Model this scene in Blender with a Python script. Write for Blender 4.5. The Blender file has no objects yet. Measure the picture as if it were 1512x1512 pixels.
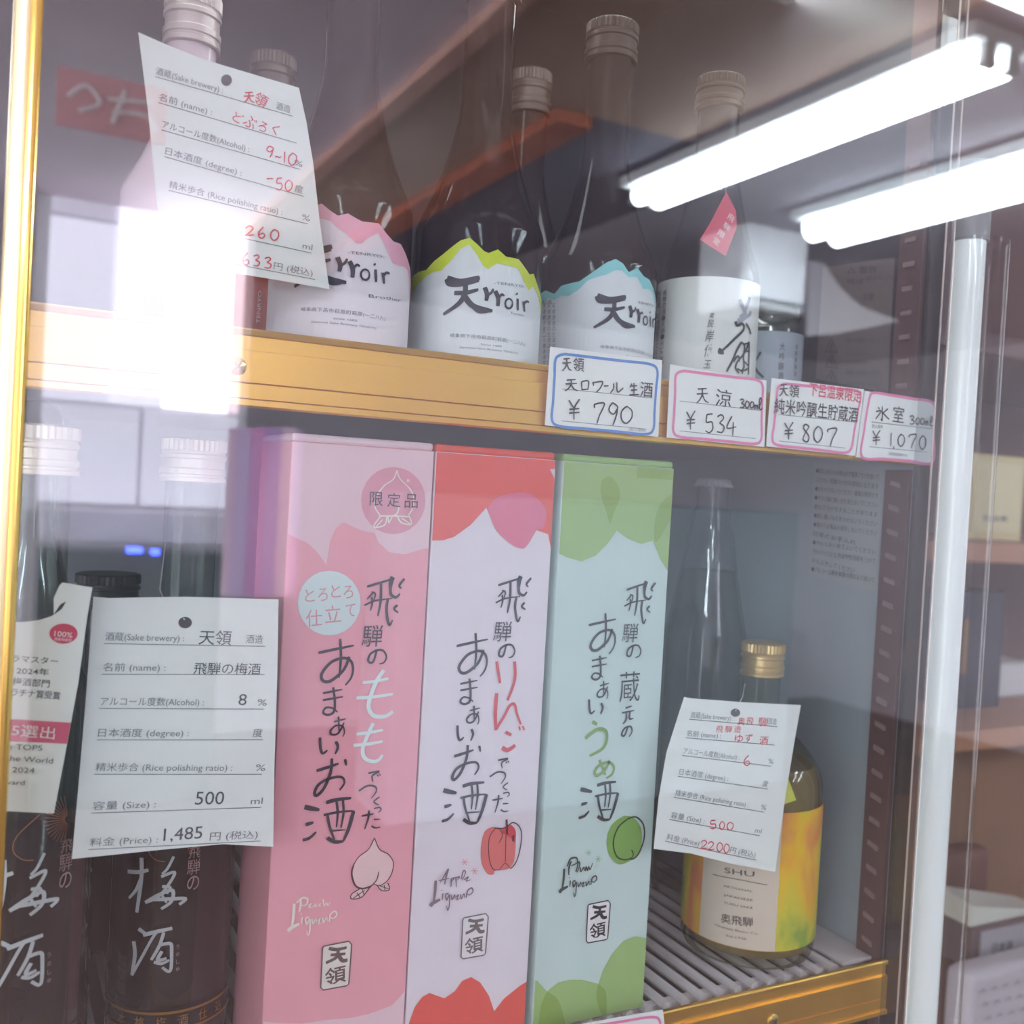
import bpy, bmesh, math, random
from mathutils import Vector, Matrix, geometry
random.seed(7)
SC = bpy.context.scene
COL = SC.collection
R = math.radians
# ------------------------------------------------------------------ camera (origin = the eye, floor 1.35 m below)
PSI, PITCH, ROLL, FOC = R(27.7), R(1.1), R(3.15), 1500.0
FW = Vector((math.sin(PSI)*math.cos(PITCH), math.cos(PSI)*math.cos(PITCH), -math.sin(PITCH)))
RT = Vector((math.cos(PSI), -math.sin(PSI), 0))
UP = RT.cross(FW)
CX = RT*math.cos(ROLL) + UP*math.sin(ROLL)
CY = UP*math.cos(ROLL) - RT*math.sin(ROLL)
cam = bpy.data.cameras.new('camera'); cam.sensor_width = 36; cam.lens = FOC/1512*36; cam.clip_start = .01
cam.dof.use_dof = True; cam.dof.focus_distance = .53; cam.dof.aperture_fstop = 10
camo = bpy.data.objects.new('camera', cam); COL.objects.link(camo)
m = Matrix((CX, CY, -FW)).transposed().to_4x4(); camo.matrix_world = m
SC.camera = camo
# ------------------------------------------------------------------ world, exposure
SC.view_settings.view_transform = 'Standard'; SC.view_settings.look = 'None'
SC.view_settings.gamma = 1; SC.view_settings.exposure = 1.48; SC.view_settings.use_curve_mapping = False
w = bpy.data.worlds.new('world'); SC.world = w; w.use_nodes = True
w.node_tree.nodes['Background'].inputs[0].default_value = (.93, .95, 1, 1)
w.node_tree.nodes['Background'].inputs[1].default_value = 2.0

def area(name, loc, rot, sx, sy, power, col=(1, 1, 1)):
    l = bpy.data.lights.new(name, 'AREA'); l.shape = 'RECTANGLE'; l.size = sx; l.size_y = sy; l.energy = power; l.color = col
    o = bpy.data.objects.new(name, l); COL.objects.link(o); o.location = loc; o.rotation_euler = rot
    return o
area('case_top_lamp', (.30, .60, .40), (0, 0, 0), .55, .05, .3, (.96, 1, 1))

# ------------------------------------------------------------------ helpers
def lin(c):
    return tuple(((v/255)/12.92 if v/255 <= .04045 else ((v/255+.055)/1.055)**2.4) for v in c)
MATS = {}
def mat(name, col, rough=.5, metal=0., emit=0., ecol=None, noise=0., nscale=40., bump=0., alpha=1., coat=0., spec=.5):
    if name in MATS: return MATS[name]
    m = bpy.data.materials.new(name); m.use_nodes = True; nt = m.node_tree; b = nt.nodes['Principled BSDF']
    c = lin(col)
    b.inputs['Base Color'].default_value = (*c, 1); b.inputs['Roughness'].default_value = rough
    b.inputs['Metallic'].default_value = metal; b.inputs['Alpha'].default_value = alpha
    b.inputs['Coat Weight'].default_value = coat; b.inputs['Specular IOR Level'].default_value = spec
    if emit:
        b.inputs['Emission Color'].default_value = (*lin(ecol or col), 1); b.inputs['Emission Strength'].default_value = emit
    if noise or bump:
        tc = nt.nodes.new('ShaderNodeTexCoord'); n = nt.nodes.new('ShaderNodeTexNoise'); n.inputs['Scale'].default_value = nscale
        n.inputs['Detail'].default_value = 4
        nt.links.new(tc.outputs['Object'], n.inputs['Vector'])
        if noise:
            r = nt.nodes.new('ShaderNodeMapRange'); r.inputs[1].default_value = .3; r.inputs[2].default_value = .7
            r.inputs[3].default_value = 1-noise; r.inputs[4].default_value = 1+noise*.5
            mx = nt.nodes.new('ShaderNodeMix'); mx.data_type = 'RGBA'; mx.blend_type = 'MULTIPLY'; mx.inputs[0].default_value = 1
            mx.inputs[6].default_value = (*c, 1)
            nt.links.new(n.outputs['Fac'], r.inputs[0]); nt.links.new(r.outputs[0], mx.inputs[7]); nt.links.new(mx.outputs[2], b.inputs['Base Color'])
        if bump:
            bp = nt.nodes.new('ShaderNodeBump'); bp.inputs['Strength'].default_value = bump; bp.inputs['Distance'].default_value = .002
            nt.links.new(n.outputs['Fac'], bp.inputs['Height']); nt.links.new(bp.outputs[0], b.inputs['Normal'])
    MATS[name] = m; return m
def glassmat(name, tint, f0=.045, rough=0., edge=None, edgepow=3.):
    """thin clear glass: tinted transmission plus mirror reflection growing towards grazing (Schlick)"""
    if name in MATS: return MATS[name]
    m = bpy.data.materials.new(name); m.use_nodes = True; nt = m.node_tree; nt.nodes.clear()
    N = nt.nodes.new; L = nt.links.new
    out = N('ShaderNodeOutputMaterial'); mix = N('ShaderNodeMixShader'); tr = N('ShaderNodeBsdfTransparent'); gl = N('ShaderNodeBsdfGlossy')
    gl.inputs['Roughness'].default_value = rough
    lw = N('ShaderNodeLayerWeight'); lw.inputs[0].default_value = .5
    p = N('ShaderNodeMath'); p.operation = 'POWER'; p.inputs[1].default_value = 5; L(lw.outputs['Facing'], p.inputs[0])
    r = N('ShaderNodeMapRange'); r.inputs[3].default_value = f0; r.inputs[4].default_value = 1; L(p.outputs[0], r.inputs[0])
    L(r.outputs[0], mix.inputs[0]); L(tr.outputs[0], mix.inputs[1]); L(gl.outputs[0], mix.inputs[2]); L(mix.outputs[0], out.inputs[0])
    tr.inputs[0].default_value = (*lin(tint), 1)
    if edge:
        p2 = N('ShaderNodeMath'); p2.operation = 'POWER'; p2.inputs[1].default_value = edgepow; L(lw.outputs['Facing'], p2.inputs[0])
        mx = N('ShaderNodeMix'); mx.data_type = 'RGBA'; mx.inputs[6].default_value = (*lin(tint), 1); mx.inputs[7].default_value = (*lin(edge), 1)
        L(p2.outputs[0], mx.inputs[0]); L(mx.outputs[2], tr.inputs[0])
    MATS[name] = m; return m

def obj(name, bm, m, parent=None, smooth=False):
    me = bpy.data.meshes.new(name)
    if isinstance(bm, bmesh.types.BMesh):
        bm.to_mesh(me); bm.free()
    if smooth:
        for p in me.polygons: p.use_smooth = True
        me.set_sharp_from_angle(angle=R(40))
    me.materials.append(m)
    o = bpy.data.objects.new(name, me); COL.objects.link(o)
    if parent: o.parent = parent; o.matrix_parent_inverse = Matrix.Translation(-parent.location)
    return o
def thing(name, label, cat, loc, group=None):
    o = bpy.data.objects.new(name, None); COL.objects.link(o); o.location = loc; o.empty_display_size = .02
    o['label'] = label; o['category'] = cat
    if group: o['group'] = group
    return o
def tag(o, label, cat, group=None):
    o['label'] = label; o['category'] = cat
    if group: o['group'] = group
    return o
def struct(o): o['kind'] = 'structure'; return o
def box(bm, x0, x1, y0, y1, z0, z1, bev=0):
    r = bmesh.ops.create_cube(bm, size=1)
    vs = r['verts']
    for v in vs:
        v.co = Vector((x0+(v.co.x+.5)*(x1-x0), y0+(v.co.y+.5)*(y1-y0), z0+(v.co.z+.5)*(z1-z0)))
    if bev:
        es = list({e for v in vs for e in v.link_edges})
        bmesh.ops.bevel(bm, geom=es, offset=bev, segments=5 if bev > .004 else 2, affect='EDGES', profile=.5)
    return bm
def BX(*a, **k): return box(bmesh.new(), *a, **k)
def lathe(bm, cx, cy, prof, n=48, cap=True):
    rings = []
    for (r, z) in prof:
        rings.append([bm.verts.new((cx+r*math.cos(2*math.pi*i/n), cy+r*math.sin(2*math.pi*i/n), z)) for i in range(n)])
    for a, b in zip(rings, rings[1:]):
        for i in range(n):
            j = (i+1) % n; bm.faces.new((a[i], a[j], b[j], b[i]))
    if cap:
        bm.faces.new(rings[0][::-1]); bm.faces.new(rings[-1])
    return bm
def LT(*a, **k): return lathe(bmesh.new(), *a, **k)
def tube(bm, pts, r, n=8):
    pts = [Vector(p) for p in pts]; rings = []
    for i, p in enumerate(pts):
        d = (pts[min(i+1, len(pts)-1)]-pts[max(i-1, 0)]).normalized()
        a = d.orthogonal().normalized() if i == 0 else (rings[-1][1]-d*rings[-1][1].dot(d)).normalized()
        b = d.cross(a)
        rings.append(([bm.verts.new(p+(a*math.cos(2*math.pi*k/n)+b*math.sin(2*math.pi*k/n))*r) for k in range(n)], a))
    for (A, _), (B, _) in zip(rings, rings[1:]):
        for k in range(n): bm.faces.new((A[k], A[(k+1) % n], B[(k+1) % n], B[k]))
    bm.faces.new(rings[0][0][::-1]); bm.faces.new(rings[-1][0])
    return bm
def extrude_x(prof, x0, x1):
    bm = bmesh.new()
    A = [bm.verts.new((x0, y, z)) for y, z in prof]; B = [bm.verts.new((x1, y, z)) for y, z in prof]
    n = len(prof)
    for i in range(n): bm.faces.new((A[i], A[(i+1) % n], B[(i+1) % n], B[i]))
    bm.faces.new(A[::-1]); bm.faces.new(B)
    bmesh.ops.recalc_face_normals(bm, faces=bm.faces)
    return bm
def ray(px, py):
    return (CX*((px-756)/FOC) - CY*((py-756)/FOC) + FW).normalized()
def atY(px, py, Y):
    d = ray(px, py); return d*(Y/d.y)
def atZ(px, py, Z):
    d = ray(px, py); return d*(Z/d.z)
def atX(px, py, X):
    d = ray(px, py); return d*(X/d.x)

# ------------------------------------------------------------------ surfaces that carry print
class Plane:
    step = None
    def __init__(s, o, ax, nrm, bend=0, bc=0):
        s.o = Vector(o); s.a = Vector(ax).normalized(); s.n = Vector(nrm).normalized(); s.b = s.a.cross(-s.n) if False else s.n.cross(s.a)
        s.bend = bend; s.bc = bc
        if bend: s.step = .006
    def uv(s, px, py):
        d = ray(px, py); t = s.o.dot(s.n)/d.dot(s.n); p = d*t-s.o
        return (p.dot(s.a), p.dot(s.b))
    def pt(s, u, v, e=0):
        return s.o+s.a*u+s.b*v+s.n*(e-s.bend*(u-s.bc)**2)
class Cyl:
    step = .003
    def __init__(s, cx, cy, r):
        s.cx, s.cy, s.r = cx, cy, r; s.f = math.atan2(-cy, -cx)   # angle facing the eye
    def uv(s, px, py):
        d = ray(px, py); a = d.x**2+d.y**2; b = -2*(d.x*s.cx+d.y*s.cy); c = s.cx**2+s.cy**2-s.r**2
        D = max(b*b-4*a*c, 0); t = (-b-math.sqrt(D))/(2*a); p = d*t
        an = math.atan2(p.y-s.cy, p.x-s.cx)-s.f
        an = (an+math.pi) % (2*math.pi)-math.pi
        return (an*s.r, p.z)
    def pt(s, u, v, e=0):
        an = s.f+u/s.r; return Vector((s.cx+(s.r+e)*math.cos(an), s.cy+(s.r+e)*math.sin(an), v))
def yplane(Y, tilt=0): return Plane((0, Y, 0), (1, 0, 0), (0, -1, 0))
def cardplane(p0, p1, p2):
    """plane through three points: p0 left top, p1 right top, p2 left bottom; faces the eye"""
    a = (p1-p0).normalized(); n = (p2-p0).cross(a).normalized()
    if n.dot(p0) > 0: n = -n
    return Plane(p0, a, n)
def smoothpts(P, k=6):
    if len(P) < 3: 
        return [(P[0][0]+(P[-1][0]-P[0][0])*t/4, P[0][1]+(P[-1][1]-P[0][1])*t/4) for t in range(5)]
    Q = [P[0]]+list(P)+[P[-1]]; out = []
    for i in range(1, len(Q)-2):
        p0, p1, p2, p3 = Q[i-1:i+3]
        for j in range(k):
            t = j/k
            out.append(tuple(.5*((2*p1[c])+(-p0[c]+p2[c])*t+(2*p0[c]-5*p1[c]+4*p2[c]-p3[c])*t*t+(-p0[c]+3*p1[c]-3*p2[c]+p3[c])*t**3) for c in (0, 1)))
    out.append(P[-1]); return out
class Art:
    """collects flat print in a surface's own metres, then lays it on the surface"""
    def __init__(s, surf, dx=0, dz=0): s.s = surf; s.v = []; s.f = []; s.dx = dx; s.dz = dz
    def P(s, p, zo=None):
        if zo: p = (zo[0]+p[0]/zo[2], zo[1]+p[1]/zo[2])
        return s.s.uv(*p)
    def off(s): s.k = getattr(s, 'k', 0)+1; return (s.k % 40)*5e-6
    def poly2(s, pts):
        n = len(s.v); o = s.off(); s.v += [(x+s.dx, z+s.dz, o) for x, z in pts]
        for t in geometry.tessellate_polygon([[Vector((x, z, 0)) for x, z in pts]]): s.f.append([n+i for i in t])
        return s
    def poly(s, pts, zo=None, sm=False, clip=None):
        q = [s.P(p, zo) for p in pts]
        if sm: q = smoothpts(q+[q[0]])[:-1]
        if clip: q = clip_rect(q, *clip)
        if len(q) > 2: s.poly2(q)
        return s
    def stroke2(s, q, w, taper=.5, sm=True):
        """ribbon; w metres"""
        if sm: q = smoothpts(q)
        n = len(q); L = []; Rr = []
        for i, p in enumerate(q):
            a = q[max(i-1, 0)]; b = q[min(i+1, n-1)]; dx, dz = b[0]-a[0], b[1]-a[1]; l = math.hypot(dx, dz) or 1e-9
            t = i/(n-1); k = 1-taper*t**2.5-taper*.3*(1-t)**6 if taper else 1
            h = w*k/2; nx, nz = -dz/l*h, dx/l*h
            L.append((p[0]+nx, p[1]+nz)); Rr.append((p[0]-nx, p[1]-nz))
        k0 = len(s.v); o = s.off(); s.v += [(x+s.dx, z+s.dz, o) for pr in zip(L, Rr) for x, z in pr]
        for i in range(n-1): s.f.append([k0+2*i, k0+2*i+1, k0+2*i+3, k0+2*i+2])
        return s
    def mpp(s, px, py):
        a = s.s.uv(px, py); b = s.s.uv(px, py+4); return math.hypot(a[0]-b[0], a[1]-b[1])/4
    def st(s, strokes, zo=None, w=6, taper=.5, sm=True):
        """strokes in zoom pixels; w in photo pixels"""
        for k in strokes:
            ww = w
            if isinstance(k[0], (int, float)): ww = k[0]; k = k[1:]
            q = [s.P(p, zo) for p in k]
            p0 = k[0]; 
            if zo: p0 = (zo[0]+p0[0]/zo[2], zo[1]+p0[1]/zo[2])
            s.stroke2(q, ww*s.mpp(*p0), taper, sm)
        return s
    def text(s, string, A, B, h=None, bold=0, zo=None, vert=False, fit=True):
        """text laid from baseline point A to B (pixels); h cap height in pixels; fit squeezes width to AB"""
        a = s.P(A, zo); b = s.P(B, zo); V, F, x0, x1, y0, y1 = glyphs(string, bold)
        dx, dz = b[0]-a[0], b[1]-a[1]; l = math.hypot(dx, dz); ux, uz = dx/l, dz/l; vx, vz = -uz, ux
        A2 = A if not zo else (zo[0]+A[0]/zo[2], zo[1]+A[1]/zo[2])
        hh = (h if h else 10)*s.mpp(*A2)/.80
        if vz < 0 and abs(vz) > .5 : vx, vz = -vx, -vz
        kx = l/(x1-x0) if fit else hh
        n = len(s.v); o = s.off()
        for x, y in V: s.v.append((a[0]+ux*(x-x0)*kx+vx*y*hh+s.dx, a[1]+uz*(x-x0)*kx+vz*y*hh+s.dz, o))
        s.f += [[n+i for i in f] for f in F]; return s
    def box(s, string, c, wh, bold=0, zo=None, rot=0, shear=0):
        """one glyph group centred on c, wh size in px of the zoom"""
        k = 1 if not zo else zo[2]
        V, F, x0, x1, y0, y1 = glyphs(string, bold)
        cc = s.P(c, zo); c2 = c if not zo else (zo[0]+c[0]/zo[2], zo[1]+c[1]/zo[2])
        a = s.s.uv(c2[0]-2, c2[1]); b = s.s.uv(c2[0]+2, c2[1]); kx = math.hypot(a[0]-b[0], a[1]-b[1])/4
        kz = s.mpp(*c2); W = wh[0]/k*kx; H = wh[1]/k*kz; n = len(s.v); o = s.off(); cr, sr = math.cos(rot), math.sin(rot)
        for x, y in V:
            X = ((x-x0)/(x1-x0)-.5)*W; Z = ((y-y0)/(y1-y0)-.5)*H; X += shear*Z
            s.v.append((cc[0]+X*cr-Z*sr+s.dx, cc[1]+X*sr+Z*cr+s.dz, o))
        s.f += [[n+i for i in f] for f in F]; return s
    def lib(s, key, bx, zo=None, w=3, taper=.3):
        x0, y0, x1, y1 = bx
        s.st([[(x0+(x1-x0)*u, y0+(y1-y0)*v) for u, v in k] for k in LIB[key]], zo, w, taper); return s
    def build(s, name, m, parent, e=.0003, thick=0):
        bm = bmesh.new(); vs = [bm.verts.new(v) for v in s.v]
        for f in s.f:
            try: bm.faces.new([vs[i] for i in f])
            except ValueError: pass
        st = s.s.step
        if st and s.v:
            for ax in ((0,) if isinstance(s.s, Cyl) else (0,)):
                lo = min(v[ax] for v in s.v); hi = max(v[ax] for v in s.v); k = math.floor(lo/st)+1
                while k*st < hi:
                    co = Vector((k*st, 0, 0)); g = bm.verts[:]+bm.edges[:]+bm.faces[:]
                    bmesh.ops.bisect_plane(bm, geom=g, plane_co=co, plane_no=(1, 0, 0), dist=1e-7); k += 1
        for f in bm.faces:
            if f.normal.z < 0: f.normal_flip()
        for v in bm.verts: v.co = s.s.pt(v.co.x, v.co.y, e+v.co.z)
        if thick:
            bmesh.ops.recalc_face_normals(bm, faces=bm.faces)
            bmesh.ops.solidify(bm, geom=bm.faces[:], thickness=thick)
        return obj(name, bm, m, parent)
def clip_rect(q, x0, x1, z0, z1):
    def cl(q, f, ins):
        out = []
        for i in range(len(q)):
            a, b = q[i-1], q[i]
            if ins(a) != ins(b): out.append(f(a, b))
            if ins(b): out.append(b)
        return out
    def ix(c): return lambda a, b: (c, a[1]+(b[1]-a[1])*(c-a[0])/(b[0]-a[0]))
    def iz(c): return lambda a, b: (a[0]+(b[0]-a[0])*(c-a[1])/(b[1]-a[1]), c)
    for f, t in ((ix(x0), lambda p: p[0] >= x0), (ix(x1), lambda p: p[0] <= x1), (iz(z0), lambda p: p[1] >= z0), (iz(z1), lambda p: p[1] <= z1)):
        if q: q = cl(q, f, t)
    return q
_gc = {}
def glyphs(string, bold=0):
    k = (string, bold)
    if k not in _gc:
        c = bpy.data.curves.new('g', 'FONT'); c.body = string; c.size = 1; c.resolution_u = 3; c.offset = bold*.4
        o = bpy.data.objects.new('g', c); COL.objects.link(o); me = bpy.data.meshes.new_from_object(o)
        V = [(v.co.x, v.co.y) for v in me.vertices]; F = [list(p.vertices) for p in me.polygons]
        bpy.data.objects.remove(o); bpy.data.curves.remove(c); bpy.data.meshes.remove(me)
        xs = [v[0] for v in V] or [0, 1]; ys = [v[1] for v in V] or [0, 1]
        _gc[k] = (V, F, min(xs), max(xs), min(ys), max(ys))
    return _gc[k]
def arc(cx, cy, rx, ry, a0=0, a1=360, n=24): return [(cx+rx*math.cos(R(a0+(a1-a0)*i/n)), cy+ry*math.sin(R(a0+(a1-a0)*i/n))) for i in range(n+1)]
LIB = {
 'ten': [[(.15, .12), (.85, .08)], [(.05, .42), (.95, .38)], [(.5, .1), (.48, .45), (.3, .75), (.02, .98)], [(.5, .45), (.7, .8), (1, .95)]],
 'ro': [[(.1, .2), (.15, .9)], [(.1, .2), (.85, .15), (.8, .85)], [(.15, .85), (.8, .82)]],
 'wa': [[(.1, .15), (.18, .45)], [(.1, .2), (.9, .12), (.75, .6), (.4, .98)]],
 'bar': [[(.05, .5), (.95, .45)]],
 'ru': [[(.25, .15), (.25, .6), (.02, .98)], [(.5, .05), (.55, .9), (.98, .55)]],
 'sei': [[(.3, .05), (.1, .35)], [(.2, .25), (.8, .22)], [(.5, .0), (.5, .95)], [(.2, .58), (.8, .55)], [(.05, .96), (.98, .92)]],
 'yen': [[(.1, .05), (.48, .45)], [(.9, 0), (.5, .45), (.48, 1)], [(.12, .5), (.88, .46)], [(.1, .68), (.9, .64)]],
 'ice': [[(.5, .02), (.5, .95), (.4, .85)], [(.22, .1), (.32, .2)], [(.08, .38), (.42, .34), (.05, .88)], [(.88, .2), (.55, .48)], [(.55, .48), (.98, .92)]],
 '0': [[(.5, 0), (.1, .3), (.08, .75), (.45, 1), (.88, .7), (.9, .25), (.5, 0)]],
 '1': [[(.55, 0), (.45, 1)]],
 '2': [[(.1, .25), (.5, .0), (.85, .25), (.5, .65), (.05, .95)], [(.05, .95), (.95, .9)]],
 '3': [[(.15, .12), (.6, .0), (.85, .2), (.4, .45)], [(.4, .45), (.9, .65), (.7, .95), (.1, .92)]],
 '4': [[(.55, 0), (.1, .6), (.95, .55)], [(.68, .3), (.62, 1)]],
 '5': [[(.25, .05), (.2, .45), (.75, .45), (.85, .8), (.5, 1), (.08, .9)], [(.25, .06), (.85, .02)]],
 '6': [[(.7, 0), (.2, .4), (.1, .8), (.5, 1), (.85, .78), (.6, .55), (.15, .7)]],
 '7': [[(.1, .25), (.12, .08), (.9, .04), (.5, .6), (.3, 1)]],
 '8': [[(.8, .12), (.4, .0), (.2, .22), (.75, .65), (.6, .97), (.15, .85), (.35, .5), (.8, .12)]],
 '9': [[(.85, .15), (.4, 0), (.12, .3), (.5, .5), (.85, .2)], [(.85, .15), (.7, .6), (.45, 1)]],
 ',': [[(.5, .8), (.55, 1.15)]],
 'm': [[(.05, .3), (.1, 1)], [(.1, .45), (.35, .3), (.45, 1)], [(.45, .45), (.75, .3), (.85, 1)]],
 'l': [[(.2, .9), (.8, .2), (.5, 0), (.3, .7), (.6, 1), (1, .8)]],
 '-': [[(.1, .5), (.9, .45)]],
 '~': [[(.05, .55), (.35, .4), (.6, .6), (.95, .45)]],
}
INK = mat('black_ink', (48, 46, 52), .6)
INKG = mat('grey_print', (92, 92, 98), .6)
RED = mat('red_ink', (226, 62, 84), .6)
PAPER = mat('white_card', (242, 246, 242), .55, noise=.02, nscale=30)

# ------------------------------------------------------------------ the shop behind the viewer (seen in the glass)
YG = .445                                     # front of the glass
def mir(px, py, Yv):                          # a point seen in the glass at virtual depth Yv
    p = atY(px, py, Yv); p.y = 2*YG-p.y; return p
H = 1.06
ROOM_W = mat('ceiling_board', (236, 222, 232), .8, noise=.05, nscale=3)
WOOD = mat('stained_wood', (120, 84, 72), .5, noise=.25, nscale=6)
PINKW = mat('pinkish_beam', (224, 176, 160), .55, noise=.15, nscale=5)
REDW = mat('reddish_beam', (196, 112, 84), .5, noise=.2, nscale=5)
GREYC = mat('grey_ceiling', (190, 184, 194), .8, noise=.05, nscale=4)
struct(obj('ceiling', BX(-4.5, .95, -4.6, 1.4, H, H+.05), ROOM_W))
BRC = mat('brown_ceiling', (190, 158, 140), .7, noise=.1, nscale=3)
yb_ = 2*YG-2.45
struct(obj('ceiling', BX(.95, 1.42, -4.6, yb_, H, H+.05), BRC))
struct(obj('ceiling', BX(.95, 1.80, yb_, 1.4, H, H+.05), BRC))
struct(obj('ceiling', BX(1.42, 2.10, -4.6, yb_, H, H+.05), mat('slate_ceiling', (116, 112, 128), .8, noise=.05, nscale=4)))
struct(obj('ceiling', BX(1.80, 5.5, yb_, 1.4, H, H+.05), GREYC))
struct(obj('ceiling', BX(2.10, 5.5, -4.6, yb_, H, H+.05), GREYC))
struct(obj('trim_1', BX(.94, .99, -4.6, .40, H-.03, H-.0005), PINKW))
struct(obj('trim_2', BX(1.36, 1.47, -4.6, yb_, H-.035, H-.0005), REDW))
struct(obj('floor', BX(-4.5, 5.5, -4.6, 2.4, -1.42, -1.37), mat('floor_vinyl', (96, 78, 72), .5, noise=.08, nscale=4)))
BW = mat('wall_paint', (220, 214, 222), .8, noise=.04, nscale=2)
struct(obj('wall_back', BX(-4.5, 5.5, -4.65, -4.6, -1.37, H+.05), BW))
struct(obj('wall_right', BX(5.5, 5.55, -4.6, 2.4, -1.37, H+.05), BW))
# fluorescent ceiling fixtures, two tubes each
def fixture(x, y0, y1, wdt, label, st=9, tr=.03):
    t = thing('ceiling_light', label, 'ceiling light', (x, (y0+y1)/2, H))
    obj('housing', BX(x-wdt/2-.03, x+wdt/2+.03, y0-.03, y1+.03, H-.035, H-.001, bev=.004), mat('lamp_housing', (235, 238, 240), .5), t)
    for s in (-1, 1):
        bm = bmesh.new(); tube(bm, [(x+s*wdt*.27, y0+.0, H-.06), (x+s*wdt*.27, y1, H-.06)], tr, 16)
        obj('tube', bm, mat('lit_tube', (240, 250, 255), .4, emit=st, ecol=(235, 246, 255)), t)
        for yy in (y0-.012, y1+.012):
            obj('lamp_socket', BX(x+s*wdt*.27-.02, x+s*wdt*.27+.02, yy-.012, yy+.012, H-.085, H-.034, bev=.003), mat('socket_white', (220, 222, 222), .5), t)
    return t
fixture(1.93, 2*YG-2.82, 2*YG-1.52, .14, 'bright twin fluorescent ceiling light, the upper one reflected in the glass', 13)
fixture(2.66, 2*YG-2.76, 2*YG-1.50, .22, 'bright twin fluorescent ceiling light, the lower one reflected in the glass', 13, .045)
fixture(-.9, -2.6, -1.3, .14, 'added fill light, unseen twin fluorescent fixture behind the left of the glass', 9)  # added out of view to fill the room with light
fixture(1.0-2.9, -2.6, -1.3, .14, 'added fill light, unseen twin fluorescent fixture far to the left', 9)  # second unseen fixture, also added as fill
# bright shop window across the room
Yw = 4.4
a = mir(62, 600, Yw); b = mir(352, 600, Yw); zt = mir(200, 250, Yw).z; zb = mir(200, 745, Yw).z; zm = mir(200, 598, Yw).z; zt2 = mir(120, 325, Yw).z
wf = mat('window_frame_white', (225, 222, 228), .5)
wn = obj('window_1', BX(a.x-.05, b.x+.04, a.y-.03, a.y+.0, zb-.04, zt+.04), wf); struct(wn)
xm = mir(212, 600, Yw).x
pl = mat('window_daylight_soft', (225, 222, 240), .5, emit=1.1, ecol=(228, 226, 242))
pb = mat('window_daylight', (250, 248, 255), .5, emit=4.2, ecol=(250, 248, 255))
obj('pane', BX(a.x, xm-.015, a.y, a.y+.012, zm, zt2), pl, wn)
x2, x3 = mir(240, 600, Yw).x, mir(333, 600, Yw).x; b.x = mir(352, 600, Yw).x
x1 = mir(160, 600, Yw).x
obj('pane', BX(x1+.004, x2-.004, a.y+.013, a.y+.02, zm, zt-.04), mat('glow_fade_mid', (240, 238, 250), .5, emit=1.2, ecol=(240, 238, 250)), wn)  # added glowing strip that steps the window glow down to the left
obj('pane', BX(x2, x3, a.y, a.y+.012, zm, zt), pb, wn)
obj('pane', BX(x3+.004, b.x, a.y, a.y+.012, zm, zt), mat('glow_fade_pink', (250, 232, 240), .5, emit=1.2, ecol=(250, 226, 236)), wn)  # added pink glowing strip, the fading right edge of the window glow
obj('glow_fade_top', BX(a.x, x2-.02, a.y, a.y+.012, zt2+.02, mir(120, 215, Yw).z), mat('glow_fade_pale', (225, 220, 236), .5, emit=.55, ecol=(226, 220, 238)), wn)  # added glowing strip that fades the window brightness upwards
pf = mat('window_frosted', (225, 222, 236), .5, emit=.75, ecol=(222, 222, 238))
obj('frosted_pane', BX(a.x, xm-.015, a.y, a.y+.012, zb, zm-.02), pf, wn)
obj('frosted_pane', BX(xm+.005, b.x, a.y, a.y+.012, zb, zm-.02), pf, wn)
zc = mir(200, 798, Yw).z
o = obj('low_counter', BX(mir(60, 700, Yw).x, mir(420, 700, Yw).x, a.y+.05, a.y+.25, zc, zb-.02, bev=.01), mat('counter_white', (232, 226, 240), .5, emit=0)); tag(o, 'white low shelf board under the bright window, reflected in the glass', 'shelf')
e = thing('wall_unit', 'dark box-shaped appliance with blue lights, reflected in the glass lower left', 'appliance', (.4, a.y+.5, zc-.3))
p0 = mir(58, 812, 3.9); p1 = mir(330, 812, 3.9); p2 = mir(60, 1200, 3.9)
obj('body', BX(p0.x, p1.x, p0.y-.2, p0.y, p2.z, p0.z, bev=.01), mat('dark_appliance', (70, 78, 80), .5), e)
q0 = mir(188, 803, 3.88); q1 = mir(212, 803, 3.88); q2 = mir(224, 806, 3.88); q3 = mir(237, 806, 3.88)
BL = mat('blue_led', (70, 90, 255), .5, emit=9, ecol=(60, 80, 255))
for A, B in ((q0, q1), (q2, q3)): obj('blue_light', BX(A.x, B.x, p0.y-.001, p0.y+.012, A.z-.034, A.z-.012, bev=.004), BL, e)
# curtain of pink and lilac strips (noren) seen left of the pink box
cur = thing('strip_curtain', 'hanging curtain of pink, lilac and white strips reflected beside the pink box', 'curtain', (1.0, -3.0, .1))
cc = [(250, 215, 235), (226, 196, 240), (252, 250, 255), (236, 160, 220), (240, 236, 252), (206, 170, 232), (250, 222, 238)]
for k in range(9):
    A = mir(338+k*11, 640, 3.4); B = mir(338+k*11+9, 880, 3.4)
    bm = bmesh.new(); box(bm, A.x, B.x, A.y-.004+.012*(k % 2), A.y+.004+.012*(k % 2), B.z, A.z+.02)
    c = cc[k % 7]; obj('strip', bm, mat('curtain_%d' % (k % 7), c, .7), cur)
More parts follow.
